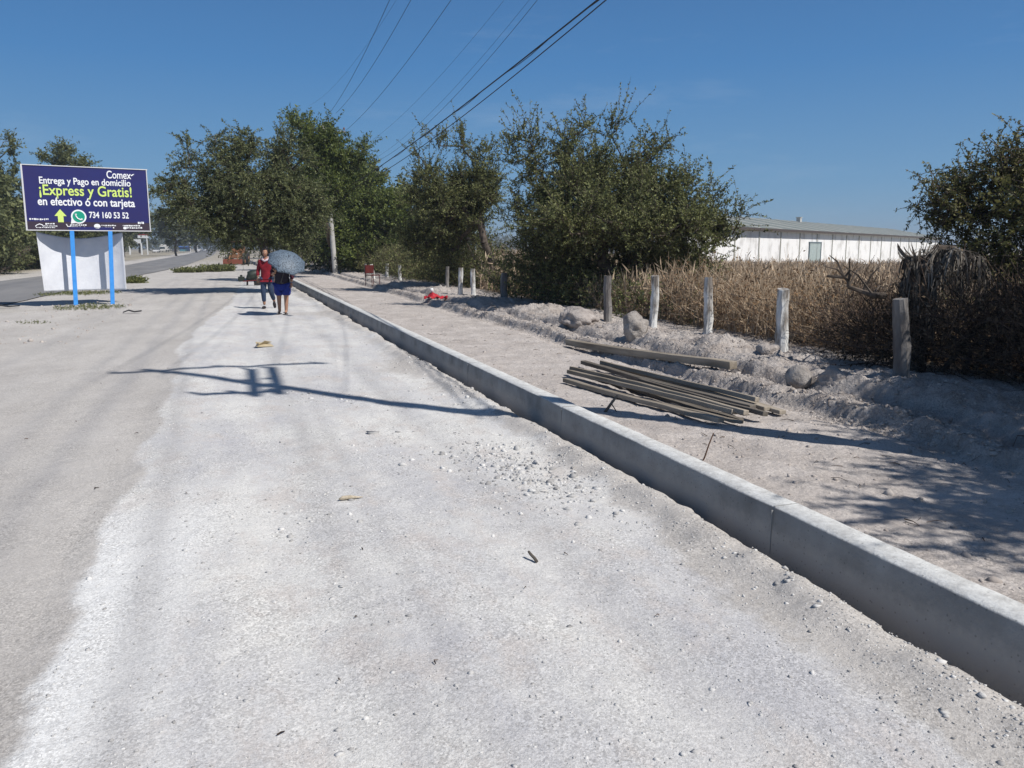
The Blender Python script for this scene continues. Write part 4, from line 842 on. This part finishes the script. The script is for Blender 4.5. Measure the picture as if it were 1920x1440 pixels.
    cdm = mat('cord', (.2, .2, .2)); MB().tube([(lx0, .07, zt), (lx0 - .05, .03, zb + .02)], .006, 5).build('tie_cord', cdm, bn); MB().tube([(lx1, .07, zt), (lx1 + .03, .03, zb + .02)], .006, 5).build('tie_cord', cdm, bn)
billboard()

# ------------------------------------------------------------------ weeds near the billboard and road
def tuft(name, x, y, r, n, h, m, lab, seed):
    rng = np.random.default_rng(seed); a = rng.uniform(0, 6.28, n); q = r * rng.random(n) ** .6
    px, py = x + np.cos(a) * q, y + np.sin(a) * q * .8; P0 = np.column_stack([px, py, HT(px, py)])
    D = rng.standard_normal((n, 3)) * .5; D[:, 2] = abs(D[:, 2]) + .7; D /= np.linalg.norm(D, axis=1, keepdims=True); Ln = h * rng.uniform(.4, 1.2, n)
    V2, F2 = leaves_along(P0, D, Ln, 7, h * .32, rng, .3, .35)
    o = np_mesh(name, V2, F2, m); tag(o, lab, 'weeds', kind='stuff'); return o
tuft('roadside_weeds', -3.8, 25.3, .9, 330, .12, M['greenweed'], 'low olive weeds at the foot of the billboard posts', 61)
tuft('roadside_weeds', -5.4, 33.5, 1.5, 400, .16, M['greenweed'], 'olive grass tuft behind the banner on the road edge', 62)
tuft('roadside_weeds', -4.6, 43.5, .6, 220, .4, M['greenweed'], 'yellowish weed clump right of the banner by the asphalt', 63)
tuft('roadside_weeds', -2.9, 61, 1.0, 500, .45, M['leafC'], 'green weed clump by the road, left part before the orange digger', 64)
tuft('roadside_weeds', -1.1, 63, 1.1, 600, .6, M['leafC'], 'taller green weed clump just left of the orange digger', 65)
tuft('roadside_weeds', -4.25, 20.5, .35, 60, .08, M['greenweed'], 'tiny dry weed tuft on the dirt below the billboard', 66)
brush('woods', 'continuous far belt of hazy trees closing the horizon at the left', 'woods',
      [((-24 - k * 1.2, 78 + k * 17, 2.6), (5.5, 10, 3.2 + math.sin(k * 2.1))) for k in range(0, 20)] + [((-14 + k * 7.0, 470 + 12 * math.sin(k * 3), 3.6), (7, 8, 4.5 + 1.5 * math.sin(k * 1.9))) for k in range(-4, 40)],
      9000, 12, .75, 2.2, M['leafFar'], 72, up=.5, tw=.04)
brush('thicket', 'green thicket filling the ground under the trees across the highway', 'thicket',
      [((-15.5 - k * .1, 52 + k * 2.6, 1.6), (2.0, 2.2, 1.9 + .5 * math.sin(k * 2))) for k in range(0, 13)], 4200, 12, .22, .9, M['leafA'], 73, up=.5, tw=.012)
brush('verge_bush', 'green and ochre bushes along the far side of the highway at the left edge', 'bushes',
      [((-16.5 - k * .25, 46 + k * 3.2, 1.2), (1.6, 2.4, 1.3)) for k in range(0, 12)], 3600, 9, .20, .9, M['greenweed'], 71, up=.5, tw=.01)

# ------------------------------------------------------------------ people
skinm = mat('skin', (.32, .17, .11), (.36, .20, .13), 8, rough=.6); hairm = mat('hair', (.012, .010, .010), rough=.5)
red = mat('red_fleece', (.17, .008, .018), (.23, .012, .022), 12, rough=.9, bump=.006, bsc=20); jean = mat('denim', (.022, .038, .075), (.04, .06, .11), 14, rough=.9, bump=.004, bsc=40)
navy = mat('dark_top', (.018, .015, .022), (.035, .025, .035), 9, rough=.9); maroon = mat('maroon_sleeve', (.06, .012, .022)); cobalt = mat('cobalt_cloth', (.010, .022, .17), (.015, .035, .25), 9, rough=.8)
shoe = mat('shoe_dark', (.02, .016, .02), rough=.6); scarf = mat('pale_scarf', (.55, .45, .48)); eyew = mat('eye_white', (.7, .7, .68)); lipm = mat('lips', (.30, .09, .08))
def skin(name, V, E, m, parent, sub=2, root=0):
    me = bpy.data.meshes.new(name); me.from_pydata([v[:3] for v in V], E, []); o = bpy.data.objects.new(name, me); link(o, parent)
    md = o.modifiers.new('skin', 'SKIN'); md.use_smooth_shade = True; sv = me.skin_vertices[0].data
    for i, v in enumerate(V):
        r = v[3]; sv[i].radius = (r, r) if not isinstance(r, tuple) else r
        sv[i].use_root = (i == root)
    sm = o.modifiers.new('sub', 'SUBSURF'); sm.levels = sub; sm.render_levels = sub; me.materials.append(m)
    return o
def head(o, c, parent, hair='bun'):
    """face towards -Y; c = head centre"""
    cx_, cy_, cz_ = c; b = MB(); g = bmesh.ops.create_uvsphere(b.bm, u_segments=28, v_segments=20, radius=1)
    for v in g['verts']:
        x, y, z = v.co; w = 1 - .30 * max(0, -z) ** 1.4; jaw = -.12 * max(0, -z) if y < 0 else 0
        nose = .17 * math.exp(-(x / .13) ** 2 - ((z + .18) / .22) ** 2) if y < 0 else 0
        socket = -.05 * (math.exp(-((abs(x) - .36) / .16) ** 2 - ((z - .05) / .13) ** 2)) if y < 0 else 0
        v.co = Vector((x * .076 * w, (y * .094 * (w * .3 + .7) - (nose + socket) * .1) + jaw * .03, z * .112)) + Vector(c)
    h = b.build('head', skinm, parent, smooth=True)
    for s in (-1, 1):
        MB().blob((cx_ + s * .076, cy_ + .01, cz_ - .012), (.008, .016, .026), 2, .05).build('ear', skinm, h, True)
        MB().blob((cx_ + s * .029, cy_ - .080, cz_ + .006), (.012, .006, .006), 2, 0).build('eye', eyew, h, True)
    MB().blob((cx_, cy_ - .084, cz_ - .058), (.024, .007, .007), 2, 0).build('mouth', lipm, h, True)
    hb = MB(); g = bmesh.ops.create_uvsphere(hb.bm, u_segments=24, v_segments=16, radius=1)
    for v in list(g['verts']):
        x, y, z = v.co; v.co = Vector((x * .086, y * .104 + .012, z * .120 + .012)) + Vector(c)
    bmesh.ops.delete(hb.bm, geom=[v for v in hb.bm.verts if (v.co.y < cy_ - .045 and v.co.z < cz_ + .062) or v.co.z < cz_ - .085], context='VERTS')
    if hair == 'bun': hb.blob((cx_ + .02, cy_ + .06, cz_ + .13), (.045, .045, .04), 2, .1)
    hh = hb.build('hair', hairm, parent, smooth=True); hh.modifiers.new('s', 'SOLIDIFY').thickness = .008
def hand(parent, w, d, side, m=None):
    """palm from wrist w along d, five curled fingers"""
    w = Vector(w); d = Vector(d).normalized(); a = d.cross(Vector((0, -1, 0))); a = (a.normalized() if a.length > .1 else Vector((1, 0, 0))) * side; n = d.cross(a).normalized()
    V = [(*w, .019), (*(w + d * .045), (.034, .016)), (*(w + d * .085), (.036, .014))]; E_ = [(0, 1), (1, 2)]
    skin('palm', V, E_, m or skinm, parent, 2)
    for k, (off, L_) in enumerate(((-.027, .060), (-.009, .072), (.009, .068), (.026, .052))):
        r = w + d * .082 + a * off; k1 = r + d * L_ * .45 + n * .010; k2 = k1 + d * L_ * .28 + n * L_ * .28; k3 = k2 + d * L_ * .08 + n * L_ * .28
        skin('finger', [(*r, .0090), (*k1, .0085), (*k2, .0078), (*k3, .0062)], [(0, 1), (1, 2), (2, 3)], m or skinm, parent, 1)
    r = w + d * .025 - a * .026; t1 = r + d * .030 - a * .022 + n * .006; t2 = t1 + d * .028 - a * .004 + n * .012
    skin('thumb', [(*r, .0115), (*t1, .0100), (*t2, .0080)], [(0, 1), (1, 2)], m or skinm, parent, 1)
def person_a():
    p = G(503, 580); rz = -YAW
    o = thing('person', 'woman in red jacket and blue jeans walking on the white path', 'person', (p.x, p.y, hz(p.x, p.y)), rz)
    # her right leg (viewer's left) planted, left leg trailing
    RL = [(-.085, .0, .84), (-.095, -.05, .46), (-.085, -.04, .09)]; LL = [(.085, .0, .84), (.10, -.02, .47), (.125, .20, .16)]
    V = [(0, 0, .88, .115), (0, .005, 1.04, .105), (0, 0, 1.22, (.14, .11)), (0, .0, 1.31, .07), (0, -.01, 1.37, .045), (0, -.012, 1.42, .045),
         (*RL[0], .095), (*RL[1], .058), (*RL[2], .036), (*LL[0], .095), (*LL[1], .058), (*LL[2], .036),
         (-.16, 0, 1.28, .052), (-.215, .02, 1.04, .040), (-.225, -.06, .84, .028), (.16, 0, 1.28, .052), (.215, .03, 1.05, .040), (.16, -.12, .92, .028)]
    E_ = [(0, 1), (1, 2), (2, 3), (3, 4), (4, 5), (0, 6), (6, 7), (7, 8), (0, 9), (9, 10), (10, 11), (2, 12), (12, 13), (13, 14), (2, 15), (15, 16), (16, 17)]
    skin('body', V, E_, skinm, o)
    head(o, (0, -.03, 1.50), o, 'bun')
    V = [(0, 0, .87, (.165, .135)), (0, .0, 1.02, (.155, .13)), (0, 0, 1.20, (.165, .13)), (0, 0, 1.31, .085), (0, -.005, 1.355, .06), (-.165, 0, 1.27, .068), (-.225, .02, 1.04, .055), (-.232, -.055, .87, .045), (.165, 0, 1.27, .068), (.225, .03, 1.05, .055), (.17, -.11, .94, .045), (0, 0, .80, (.17, .14))]
    skin('jacket', V, [(11, 0), (0, 1), (1, 2), (2, 3), (3, 4), (2, 5), (5, 6), (6, 7), (2, 8), (8, 9), (9, 10)], red, o)
    V = [(0, 0, .86, .13), (*RL[0][:2], .78, .105), (*RL[1], .075), (-.087, -.045, .17, .056), (*LL[0][:2], .78, .105), (*LL[1], .075), (.12, .17, .22, .056)]
    skin('jeans', V, [(0, 1), (1, 2), (2, 3), (0, 4), (4, 5), (5, 6)], jean, o)
    MB().tube([(-.09, -.05, 1.33), (-.05, -.10, 1.31), (.0, -.12, 1.28), (.05, -.10, 1.31), (.09, -.05, 1.33), (.06, .05, 1.37), (-.06, .05, 1.37), (-.09, -.05, 1.33)], [.03] * 8, 8).build('scarf', scarf, o, True)
    MB().blob((-.085, -.09, .035), (.045, .125, .038), 3, .05).build('shoe', shoe, o, True)
    MB().blob((.13, .17, .09), (.042, .06, .11), 3, .05, rot=Matrix.Rotation(.5, 3, 'X')).build('shoe', shoe, o, True)
    hand(o, (-.225, -.06, .835), (0, -.15, -1), 1); hand(o, (.16, -.12, .915), (.6, -.5, .1), -1)
def person_b():
    p = G(532, 590); 
    o = thing('person', 'woman in dark top and cobalt blue knee-length shorts holding the umbrella', 'person', (p.x, p.y, hz(p.x, p.y)), -YAW)
    RL = [(-.09, .0, .80), (-.10, -.0, .44), (-.105, .03, .08)]; LL = [(.09, .0, .80), (.095, -.04, .44), (.085, -.07, .08)]
    V = [(0, 0, .84, .125), (0, .0, 1.0, .12), (0, 0, 1.17, (.15, .12)), (0, .0, 1.27, .075), (0, -.01, 1.33, .047), (0, -.012, 1.37, .045),
         (*RL[0], .105), (*RL[1], .062), (*RL[2], .038), (*LL[0], .105), (*LL[1], .062), (*LL[2], .038),
         (-.17, 0, 1.23, .055), (-.23, -.05, 1.01, .042), (-.10, -.22, 1.04, .029), (.17, 0, 1.23, .055), (.24, .02, 1.0, .042), (.235, -.04, .80, .029),
         (-.105, -.06, .045, .030), (.085, -.17, .040, .030)]
    E_ = [(0, 1), (1, 2), (2, 3), (3, 4), (4, 5), (0, 6), (6, 7), (7, 8), (0, 9), (9, 10), (10, 11), (2, 12), (12, 13), (13, 14), (2, 15), (15, 16), (16, 17), (8, 18), (11, 19)]
    skin('body', V, E_, skinm, o); head(o, (0, -.03, 1.46), o, 'short')
    V = [(0, 0, .72, (.21, .17)), (0, 0, .82, (.20, .165)), (0, .0, 1.0, (.18, .15)), (0, 0, 1.17, (.18, .14)), (0, 0, 1.27, .09), (-.175, 0, 1.22, .072), (-.235, -.045, 1.03, .058), (-.19, -.12, 1.02, .045), (.175, 0, 1.22, .072), (.25, .02, 1.0, .06), (.243, -.03, .86, .05)]
    skin('blouse', V[:5] + [(-.18, 0, 1.225, .078), (-.225, -.04, 1.10, .064), (.18, 0, 1.225, .078), (.235, .01, 1.10, .064)], [(0, 1), (1, 2), (2, 3), (3, 4), (3, 5), (5, 6), (3, 7), (7, 8)], navy, o)
    for s, ids in ((0, (5, 6, 7)), (1, (8, 9, 10))):
        vv = [(V[ids[0]][0] * 1.22, -.02, 1.13, .066)] + [V[i] for i in ids[1:]]; skin('sleeve', vv, [(0, 1), (1, 2)], maroon, o)
    V = [(0, 0, .78, .16), (*RL[0][:2], .70, .135), (RL[1][0], 0, .45, .115), (*LL[0][:2], .70, .135), (LL[1][0], -.03, .45, .115)]
    skin('shorts', V, [(0, 1), (1, 2), (0, 3), (3, 4)], cobalt, o)
    for x, y in ((-.105, -.03), (.085, -.14)): MB().box((x, y, .012), (.085, .24, .022), bev=.01).box((x, y - .04, .055), (.095, .03, .012)).build('sandal', shoe, o, True)
    hand(o, (-.10, -.22, 1.05), (.3, -.5, .9), 1); hand(o, (.235, -.04, .795), (0, -.12, -1), -1)
    return o
person_a(); pb_o = person_b()
def umbrella():
    ax = (-FH * .50 + RT * .39 + ZU * .77).normalized(); c = W(539, 487, 20.15)
    o = bpy.data.objects.new('umbrella', None); link(o); o.location = c; o.rotation_mode = 'QUATERNION'; o.rotation_quaternion = ax.to_track_quat('Z', 'Y')
    tag(o, 'blue-grey patterned umbrella tilted over the woman in blue shorts', 'umbrella')
    m = bpy.data.materials.new('umbrella_cloth'); m.use_nodes = True; N = m.node_tree.nodes; L = m.node_tree.links; p = N['Principled BSDF']
    tc = N.new('ShaderNodeTexCoord'); vo = N.new('ShaderNodeTexVoronoi'); vo.inputs['Scale'].default_value = 34; L.new(tc.outputs['Object'], vo.inputs[0]); r = N.new('ShaderNodeValToRGB')
    r.color_ramp.elements[0].position = .25; r.color_ramp.elements[1].position = .5; r.color_ramp.elements[0].color = (.008, .014, .024, 1); r.color_ramp.elements[1].color = (.115, .155, .20, 1)
    L.new(vo.outputs['Distance'], r.inputs[0]); L.new(r.outputs[0], p.inputs['Base Color']); p.inputs['Roughness'].default_value = .6
    V = []; nr, na = 10, 48
    for i in range(nr + 1):
        for j in range(na):
            t = i / nr; a = 2 * math.pi * j / na; sc = 1 - .10 * t * abs(math.sin(4 * a)) ; rr = .475 * math.sin(t * 1.15) / math.sin(1.15) * sc; z = .20 * math.cos(t * 1.45) - .02 * t * (1 - abs(math.sin(4 * a)))
            V.append((rr * math.cos(a), rr * math.sin(a), z - .1))
    Fc = [[i * na + j, i * na + (j + 1) % na, (i + 1) * na + (j + 1) % na, (i + 1) * na + j] for i in range(nr) for j in range(na)]
    cn = np_mesh('canopy', V, Fc, m, o, smooth=True); cn.modifiers.new('s', 'SOLIDIFY').thickness = .003
    dm = mat('umbrella_metal', (.05, .05, .05), rough=.4); MB().tube([(0, 0, .14), (0, 0, -.62)], .006, 8).build('shaft', dm, o)
    for k in range(8):
        a = math.pi / 4 * k; MB().tube([(.475 * math.sin(t * 1.15) / math.sin(1.15) * math.cos(a) * .99, .475 * math.sin(t * 1.15) / math.sin(1.15) * math.sin(a) * .99, .20 * math.cos(t * 1.45) - .108 - .02 * t) for t in (0, .35, .7, 1)], .003, 5).build('rib', dm, o)
    MB().tube([(0, 0, -.60), (0, 0, -.70), (.01, 0, -.74), (.04, 0, -.755), (.06, 0, -.73)], .013, 8).build('handle', dm, o)
    return o
umbrella()

# ------------------------------------------------------------------ things further back
def engine():
    p = W(470, 535, 37.0); o = thing('portable_mixer', 'small dark portable mixer on legs under the mesquite', 'mixer', (p.x, p.y, 0), -YAW + .2)
    dk = mat('machine_dark_green', (.02, .028, .024), (.04, .05, .042), 6, rough=.5); blk = bpy.data.materials['black_rubber']; rd = mat('machine_red', (.16, .02, .02), rough=.5)
    MB().tube([(-.14, 0, .42), (-.08, 0, .40), (.12, 0, .46), (.30, 0, .56), (.36, 0, .60)], [.16, .22, .24, .17, .12], 16).build('drum', dk, o, True)
    MB().box((-.38, 0, .30), (.26, .24, .20), bev=.02).tube([(-.38, 0, .4), (-.38, 0, .48)], .05, 10).build('motor_box', dk, o)
    for x, y in ((-.12, -.2), (-.12, .2), (.16, -.2), (.16, .2)): MB().tube([(x, y * .6, .42), (x * 1.2, y, .0)], .022, 6).build('leg', blk, o)
    MB().tube([(-.3, -.2, .2), (.3, -.2, .24)], .018, 6).tube([(-.3, .2, .2), (.3, .2, .24)], .018, 6).build('frame', rd, o)
    for y in (-.25, .25): MB().tube([(.34, y - .03, .12), (.34, y + .03, .12)], .12, 14).build('wheel', blk, o)
engine()
def digger():
    p = G(441, 497); o = thing('backhoe_loader', 'orange backhoe loader parked beside the highway facing the camera', 'digger', (p.x, p.y, 0), -YAW + .1)
    org = mat('machine_orange', (.22, .11, .055), (.30, .15, .08), 3, rough=.5); blk = bpy.data.materials['black_rubber']; gls = mat('cab_glass', (.04, .06, .07), rough=.1, spec=.8); dr = mat('bucket_rust', (.16, .05, .03))
    MB().box((0, .6, .95), (.9, 1.9, .6), bev=.06).build('bonnet', org, o)
    MB().box((0, 1.7, 1.35), (1.15, 1.1, .5), bev=.05).box((0, 1.7, 2.25), (1.25, 1.2, .10), bev=.03).box((-.52, 1.2, 1.9), (.07, .07, .7)).box((.52, 1.2, 1.9), (.07, .07, .7)).box((-.52, 2.2, 1.9), (.07, .07, .7)).box((.52, 2.2, 1.9), (.07, .07, .7)).build('cab', org, o)
    MB().box((0, 1.7, 1.9), (.98, .96, .62)).build('cab_glass', gls, o)
    b = MB(); b.prism([(-.9, -.9, .10), (-.9, -1.15, .12), (-.9, -1.0, .55), (-.9, -.85, .60)], (1.8, 0, 0)); b.build('bucket', dr, o)
    for x in (-.4, .4): MB().tube([(x, -.85, .4), (x, -.3, .95), (x, .9, 1.15)], .06, 6).build('loader_arm', org, o)
    for x, y, r in ((-.78, .1, .38), (.78, .1, .38), (-.8, 1.8, .58), (.8, 1.8, .58)):
        w = MB().tube([(x - .16, y, r), (x + .16, y, r)], r, 20).build('wheel', blk, o); MB().tube([(x - .175, y, r), (x + .175, y, r)], r * .5, 14).build('rim', org, w)
    MB().tube([(0, 2.6, 1.0), (0, 3.2, 2.6), (0, 3.9, 1.4)], .1, 6).build('rear_boom', org, o)
    for x in (-.3, .3): MB().box((x, -.37, 1.1), (.16, .05, .1)).build('headlight', mat('lamp_lens', (.6, .6, .55), rough=.2) if x < 0 else bpy.data.materials['lamp_lens'], o)
digger()
def chair():
    x, y = 4.9, 31.2; o = thing('chair', 'small maroon chair standing on the dirt in front of the leaning white post', 'chair', (x, y, hz(x, y)), .5)
    m = mat('maroon_paint', (.07, .010, .010), (.11, .02, .018), 6, rough=.6); MB().box((0, 0, .40), (.40, .38, .03), bev=.005).build('seat', m, o)
    MB().box((0, .19, .62), (.40, .025, .30), bev=.005).build('backrest', m, o)
    for sx in (-.17, .17):
        for sy in (-.17, .18): MB().tube([(sx, sy, .39 if sy < 0 else .77), (sx * 1.08, sy * 1.1, 0)], .014, 6).build('leg', m, o)
chair()
def red_cloth():
    p = G(817, 552, .40); x, y = p.x, p.y; z = hz(x, y); n = 16; V = []
    for j in range(n + 1):
        for i in range(n + 1):
            u, v = i / n - .5, j / n - .5; V.append((u * .62, v * .40, .05 + .16 * math.exp(-((u + .12) / .16) ** 2 - (v / .25) ** 2) + .04 * math.sin(u * 17) * math.cos(v * 13)))
    I = np.arange(len(V)).reshape(n + 1, n + 1); f = np.stack([I[:-1, :-1], I[:-1, 1:], I[1:, 1:], I[1:, :-1]], -1).reshape(-1, 4)
    o = np_mesh('red_sack', V, f, mat('red_plastic', (.36, .015, .025), (.45, .03, .04), 9, rough=.5), smooth=True); o.location = (x, y, z); o.rotation_euler = (0, 0, -YAW); o.modifiers.new('s', 'SOLIDIFY').thickness = .01
    tag(o, 'crumpled bright red plastic sack dropped on a soil mound', 'sack')
    MB().blob((-.10, -.03, .24), (.05, .05, .06), 3, .2).build('white_knot', mat('white_plastic', (.7, .7, .7)), o, True)
red_cloth()
# dead palm stump with hanging fronds
def dead_palm():
    p = W(1716, 640, 8.9); x, y = p.x, p.y; z = hz(x, y); o = thing('dead_palm', 'dead shaggy palm stump with dry fronds drooping over the grey post', 'dead plant', (x, y, z))
    fm = mat('dry_frond', (.05, .042, .036), (.30, .275, .24), 2.5, rough=.8, randisl=.75, fac=(.25, .9)); rng = random.Random(9)
    top = W(1690, 480, 9.0).z - z; b = MB(); b.tube([(0, 0, -.1), (.02, 0, .5), (.0, .02, 1.0), (-.05, 0, top - .1), (-.05, 0, top)], [.13, .12, .13, .15, .10], 12)
    b.build('stump', mat('fibrous_bark', (.04, .032, .026), (.13, .11, .09), 12, bump=.03, bsc=25), o, wob=.03)
    b = MB()
    def strip(pt, w):
        a = Vector((w, rng.uniform(-w, w), 0)); vs = []
        for i, q in enumerate(pt): s_ = (1, 1.1, .8, .15)[i]; vs.append((b.bm.verts.new(q - a * s_), b.bm.verts.new(q + a * s_)))
        for i in range(3): b.bm.faces.new((vs[i][0], vs[i][1], vs[i + 1][1], vs[i + 1][0]))
    for k in range(24):                                   # fans of dead leaves drooping from the bent limb
        t = k / 23; ox = .08 + .56 * t; oz = top + .06 + .10 * math.sin(t * 2.6) - .20 * t * t + rng.uniform(-.05, .03); oy = rng.uniform(-.16, .10)
        for _ in range(rng.randint(9, 16)):
            sp_ = rng.gauss(0, .17); L_ = rng.uniform(.18, .52) * (1.0 if rng.random() < .8 else 1.35); fy = rng.uniform(-.10, .04)
            o_ = Vector((ox + rng.uniform(-.02, .02), oy, oz)); strip([o_, o_ + Vector((sp_ * .55, fy, .02 - .10 * abs(sp_) - .03)), o_ + Vector((sp_ * .95, fy * 1.4, -L_ * .5)), o_ + Vector((sp_ * 1.1, fy * 1.5, -L_))], rng.uniform(.0035, .009))
    for k in range(420):                                  # shaggy leaf bases on the stump
        zz = rng.uniform(top - .75, top + .02); a_ = rng.uniform(0, 6.28); r_ = .11; o_ = Vector((r_ * math.cos(a_) - .02, r_ * math.sin(a_), zz)); e_ = Vector((math.cos(a_), math.sin(a_), 0)); q = rng.uniform(.05, .14)
        if rng.random() < .5: strip([o_, o_ + e_ * q * .5 + Vector((0, 0, q * .5)), o_ + e_ * q * .8 + Vector((0, 0, q * .9)), o_ + e_ * q * .9 + Vector((0, 0, q * 1.2))], rng.uniform(.006, .013))
        else: strip([o_, o_ + e_ * q * .5 + Vector((0, 0, .02)), o_ + e_ * q * .7 + Vector((0, 0, -q)), o_ + e_ * q * .7 + Vector((0, 0, -q * 2))], rng.uniform(.005, .011))
    me = bpy.data.meshes.new('fronds'); b.bm.to_mesh(me); b.bm.free(); me.materials.append(fm); link(bpy.data.objects.new('fronds', me), o)
    MB().tube([(0, 0, top - .1), (.2, 0, top + .08), (.42, 0, top + .07), (.66, .05, top - .12)], [.05, .045, .04, .03], 8).build('limb', M['bark'], o, wob=.01)
dead_palm()
# crooked bare bush trunks right of the stump
for i, (u0, v0, u1, v1, lab) in enumerate(((1745, 745, 1880, 560, 'crooked bare trunk right of the grey post'), (1800, 760, 1835, 570, 'thin dark trunk forking in the shade at the right'), (1660, 560, 1560, 520, 'bare dry branch reaching left from the dead stump'))):
    d = 8.6; a = W(u0, v0, d); b_ = W(u1, v1, d + .4); a.z = max(a.z, hz(a.x, a.y) - .1) if i < 2 else a.z
    if i < 2: a.z = hz(a.x, a.y) - .1
    bb = MB(); pts = [a.lerp(b_, k / 7) + Vector((.04 * math.sin(k * 2.1 + i), .05 * math.cos(k * 1.7), .03 * math.sin(k + i))) for k in range(8)]; bb.tube(pts, [.035 - .003 * k for k in range(8)], 7)
    rs = random.Random(i)
    for k in (2, 3, 4, 5, 6):
        for _ in range(2):
            q = pts[k]; e = q + Vector((rs.uniform(-.35, .35), rs.uniform(-.2, .2), rs.uniform(.05, .4))); bb.tube([q, q.lerp(e, .5) + Vector((0, 0, .05)), e], [.014, .01, .004], 5)
    tag(bb.build('bare_bush', M['bark']), lab, 'bare bush', 'bare stems at the right')
# far roadside things
def far_sign():
    p = G(262, 477.5); o = thing('roadside_sign', 'white roadside board on thin posts across the highway behind the billboard', 'sign', (p.x, p.y, 0), -YAW)
    w = mat('board_white', (.72, .74, .74)); MB().box((-1.2, 0, 3.3), (3.4, .15, 1.0)).build('board', w, o); MB().box((1.0, .3, 4.5), (2.6, .15, .8)).build('upper_board', w, o)
    MB().box((1.0, .28, 4.95), (2.6, .18, .25)).build('red_strip', mat('board_red', (.35, .05, .05)), o)
    for x in (-2.4, .55): MB().box((x, 0, 1.4), (.3, .2, 2.8)).build('post', w, o)
    MB().box((1.9, .35, 2.3), (.2, .2, 4.6)).build('post', w, o)
far_sign()
def vehicle(u, v, L_, wd, h, col, lab, name='parked_car', cat='car'):
    p = G(u, v); o = thing(name, lab, cat, (p.x, p.y, 0), -.1, 'vehicles at the far end of the road'); m = mat(name + str(u), col, rough=.35, spec=.5)
    if h > 2.4:
        MB().box((0, 0, h * .58), (wd, L_, h * .75), bev=.08).build('box_body', m, o); MB().box((0, -L_ / 2 - .9, h * .42), (wd * .95, 1.7, h * .6), bev=.2).build('cab', m, o)
        MB().box((0, -L_ / 2 - 1.76, h * .52), (wd * .8, .05, h * .25)).build('windscreen', bpy.data.materials['cab_glass'], o)
        ws = [(-wd / 2, -L_ / 2 - .8), (wd / 2, -L_ / 2 - .8), (-wd / 2, L_ / 3), (wd / 2, L_ / 3)]; r = .5
    else:
        MB().box((0, 0, h * .42), (wd, L_, h * .5), bev=.15).build('body', m, o); MB().box((0, .2, h * .8), (wd * .86, L_ * .55, h * .36), bev=.12, taper=.85).build('cabin', bpy.data.materials['cab_glass'], o)
        MB().box((0, .2, h * .98), (wd * .72, L_ * .42, .05), bev=.02).build('roof', m, o)
        ws = [(sx * wd / 2 * .95, sy * L_ * .32) for sx in (-1, 1) for sy in (-1, 1)]; r = .33
    for x, y in ws: MB().tube([(x - .11, y, r), (x + .11, y, r)], r, 16).build('wheel', bpy.data.materials['black_rubber'], o)
vehicle(309, 472.6, 6, 2.4, 3.3, (.62, .61, .58), 'pale box lorry parked on the left verge far down the road', 'parked_lorry', 'lorry')
vehicle(293, 473.5, 4.3, 1.75, 1.5, (.75, .76, .78), 'small white car parked left of the lorry')
vehicle(328, 472, 4.3, 1.75, 1.6, (.12, .12, .14), 'dark car between the lorry and the blue stall')
vehicle(372, 471.5, 4.4, 1.8, 1.5, (.78, .78, .78), 'white car coming up the highway, right of the blue stall')
vehicle(384, 471.3, 4.4, 1.8, 1.6, (.7, .7, .72), 'pale car further along the highway')
def stall():
    p = G(345, 471.3); o = thing('market_stall', 'blue tarpaulin stall on the left verge at the end of the road', 'stall', (p.x, p.y, 0), -YAW); bl = mat('tarp_blue', (.05, .14, .42), rough=.6)
    MB().prism([(-2.6, -1.2, 2.1), (2.6, -1.2, 2.1), (2.6, 1.2, 2.1), (2.6, 0, 2.7), (-2.6, 0, 2.7), (-2.6, 1.2, 2.1)][:2] + [(2.6, 1.2, 2.5), (-2.6, 1.2, 2.5)], (0, 0, .08)).build('canopy', bl, o)
    MB().box((0, 1.15, 1.25), (5.2, .05, 2.4)).build('back_sheet', bl, o); MB().box((.3, -.6, .5), (4.2, .8, 1.0)).build('counter', mat('stall_teal', (.10, .25, .30)), o)
    for x in (-2.5, 2.5): MB().tube([(x, -1.15, 0), (x, -1.15, 2.1)], .06, 6).build('post', bpy.data.materials['frame_white'], o)
stall()
for u, vt, lab in ((357, 446, 'white lamp post at the end of the highway'), (371, 452, 'thinner far lamp post right of the white one')):
    p = G(u, 472); h = W(u, vt, p.dot(FH)).z; o = thing('street_lamp', lab, 'street lamp', (p.x, p.y, 0), 0, 'far street lamps'); m = bpy.data.materials['frame_white']
    MB().tube([(0, 0, 0), (0, 0, h)], [.16, .10], 8).build('pole', m, o); MB().tube([(0, 0, h), (-.8, 0, h + .25), (-1.4, 0, h + .2)], .08, 6).build('arm', m, o); MB().box((-1.6, 0, h + .15), (.9, .4, .25), bev=.05).build('lamp_head', m, o)

# ------------------------------------------------------------------ air
hb = MB().box((0, 1500, 9.9), (7000, 7000, 24.2)); hzm = bpy.data.materials.new('air'); hzm.use_nodes = True; N = hzm.node_tree.nodes
for n_ in list(N):
    if n_.type != 'OUTPUT_MATERIAL': N.remove(n_)
pv = N.new('ShaderNodeVolumePrincipled'); pv.inputs['Color'].default_value = (.80, .87, .95, 1); pv.inputs['Density'].default_value = .0007; pv.inputs['Anisotropy'].default_value = .3
hzm.node_tree.links.new(pv.outputs[0], N['Material Output'].inputs['Volume'])
ho = hb.build('haze', hzm); tag(ho, 'thin pale haze over the far end of the road', 'haze', kind='stuff')
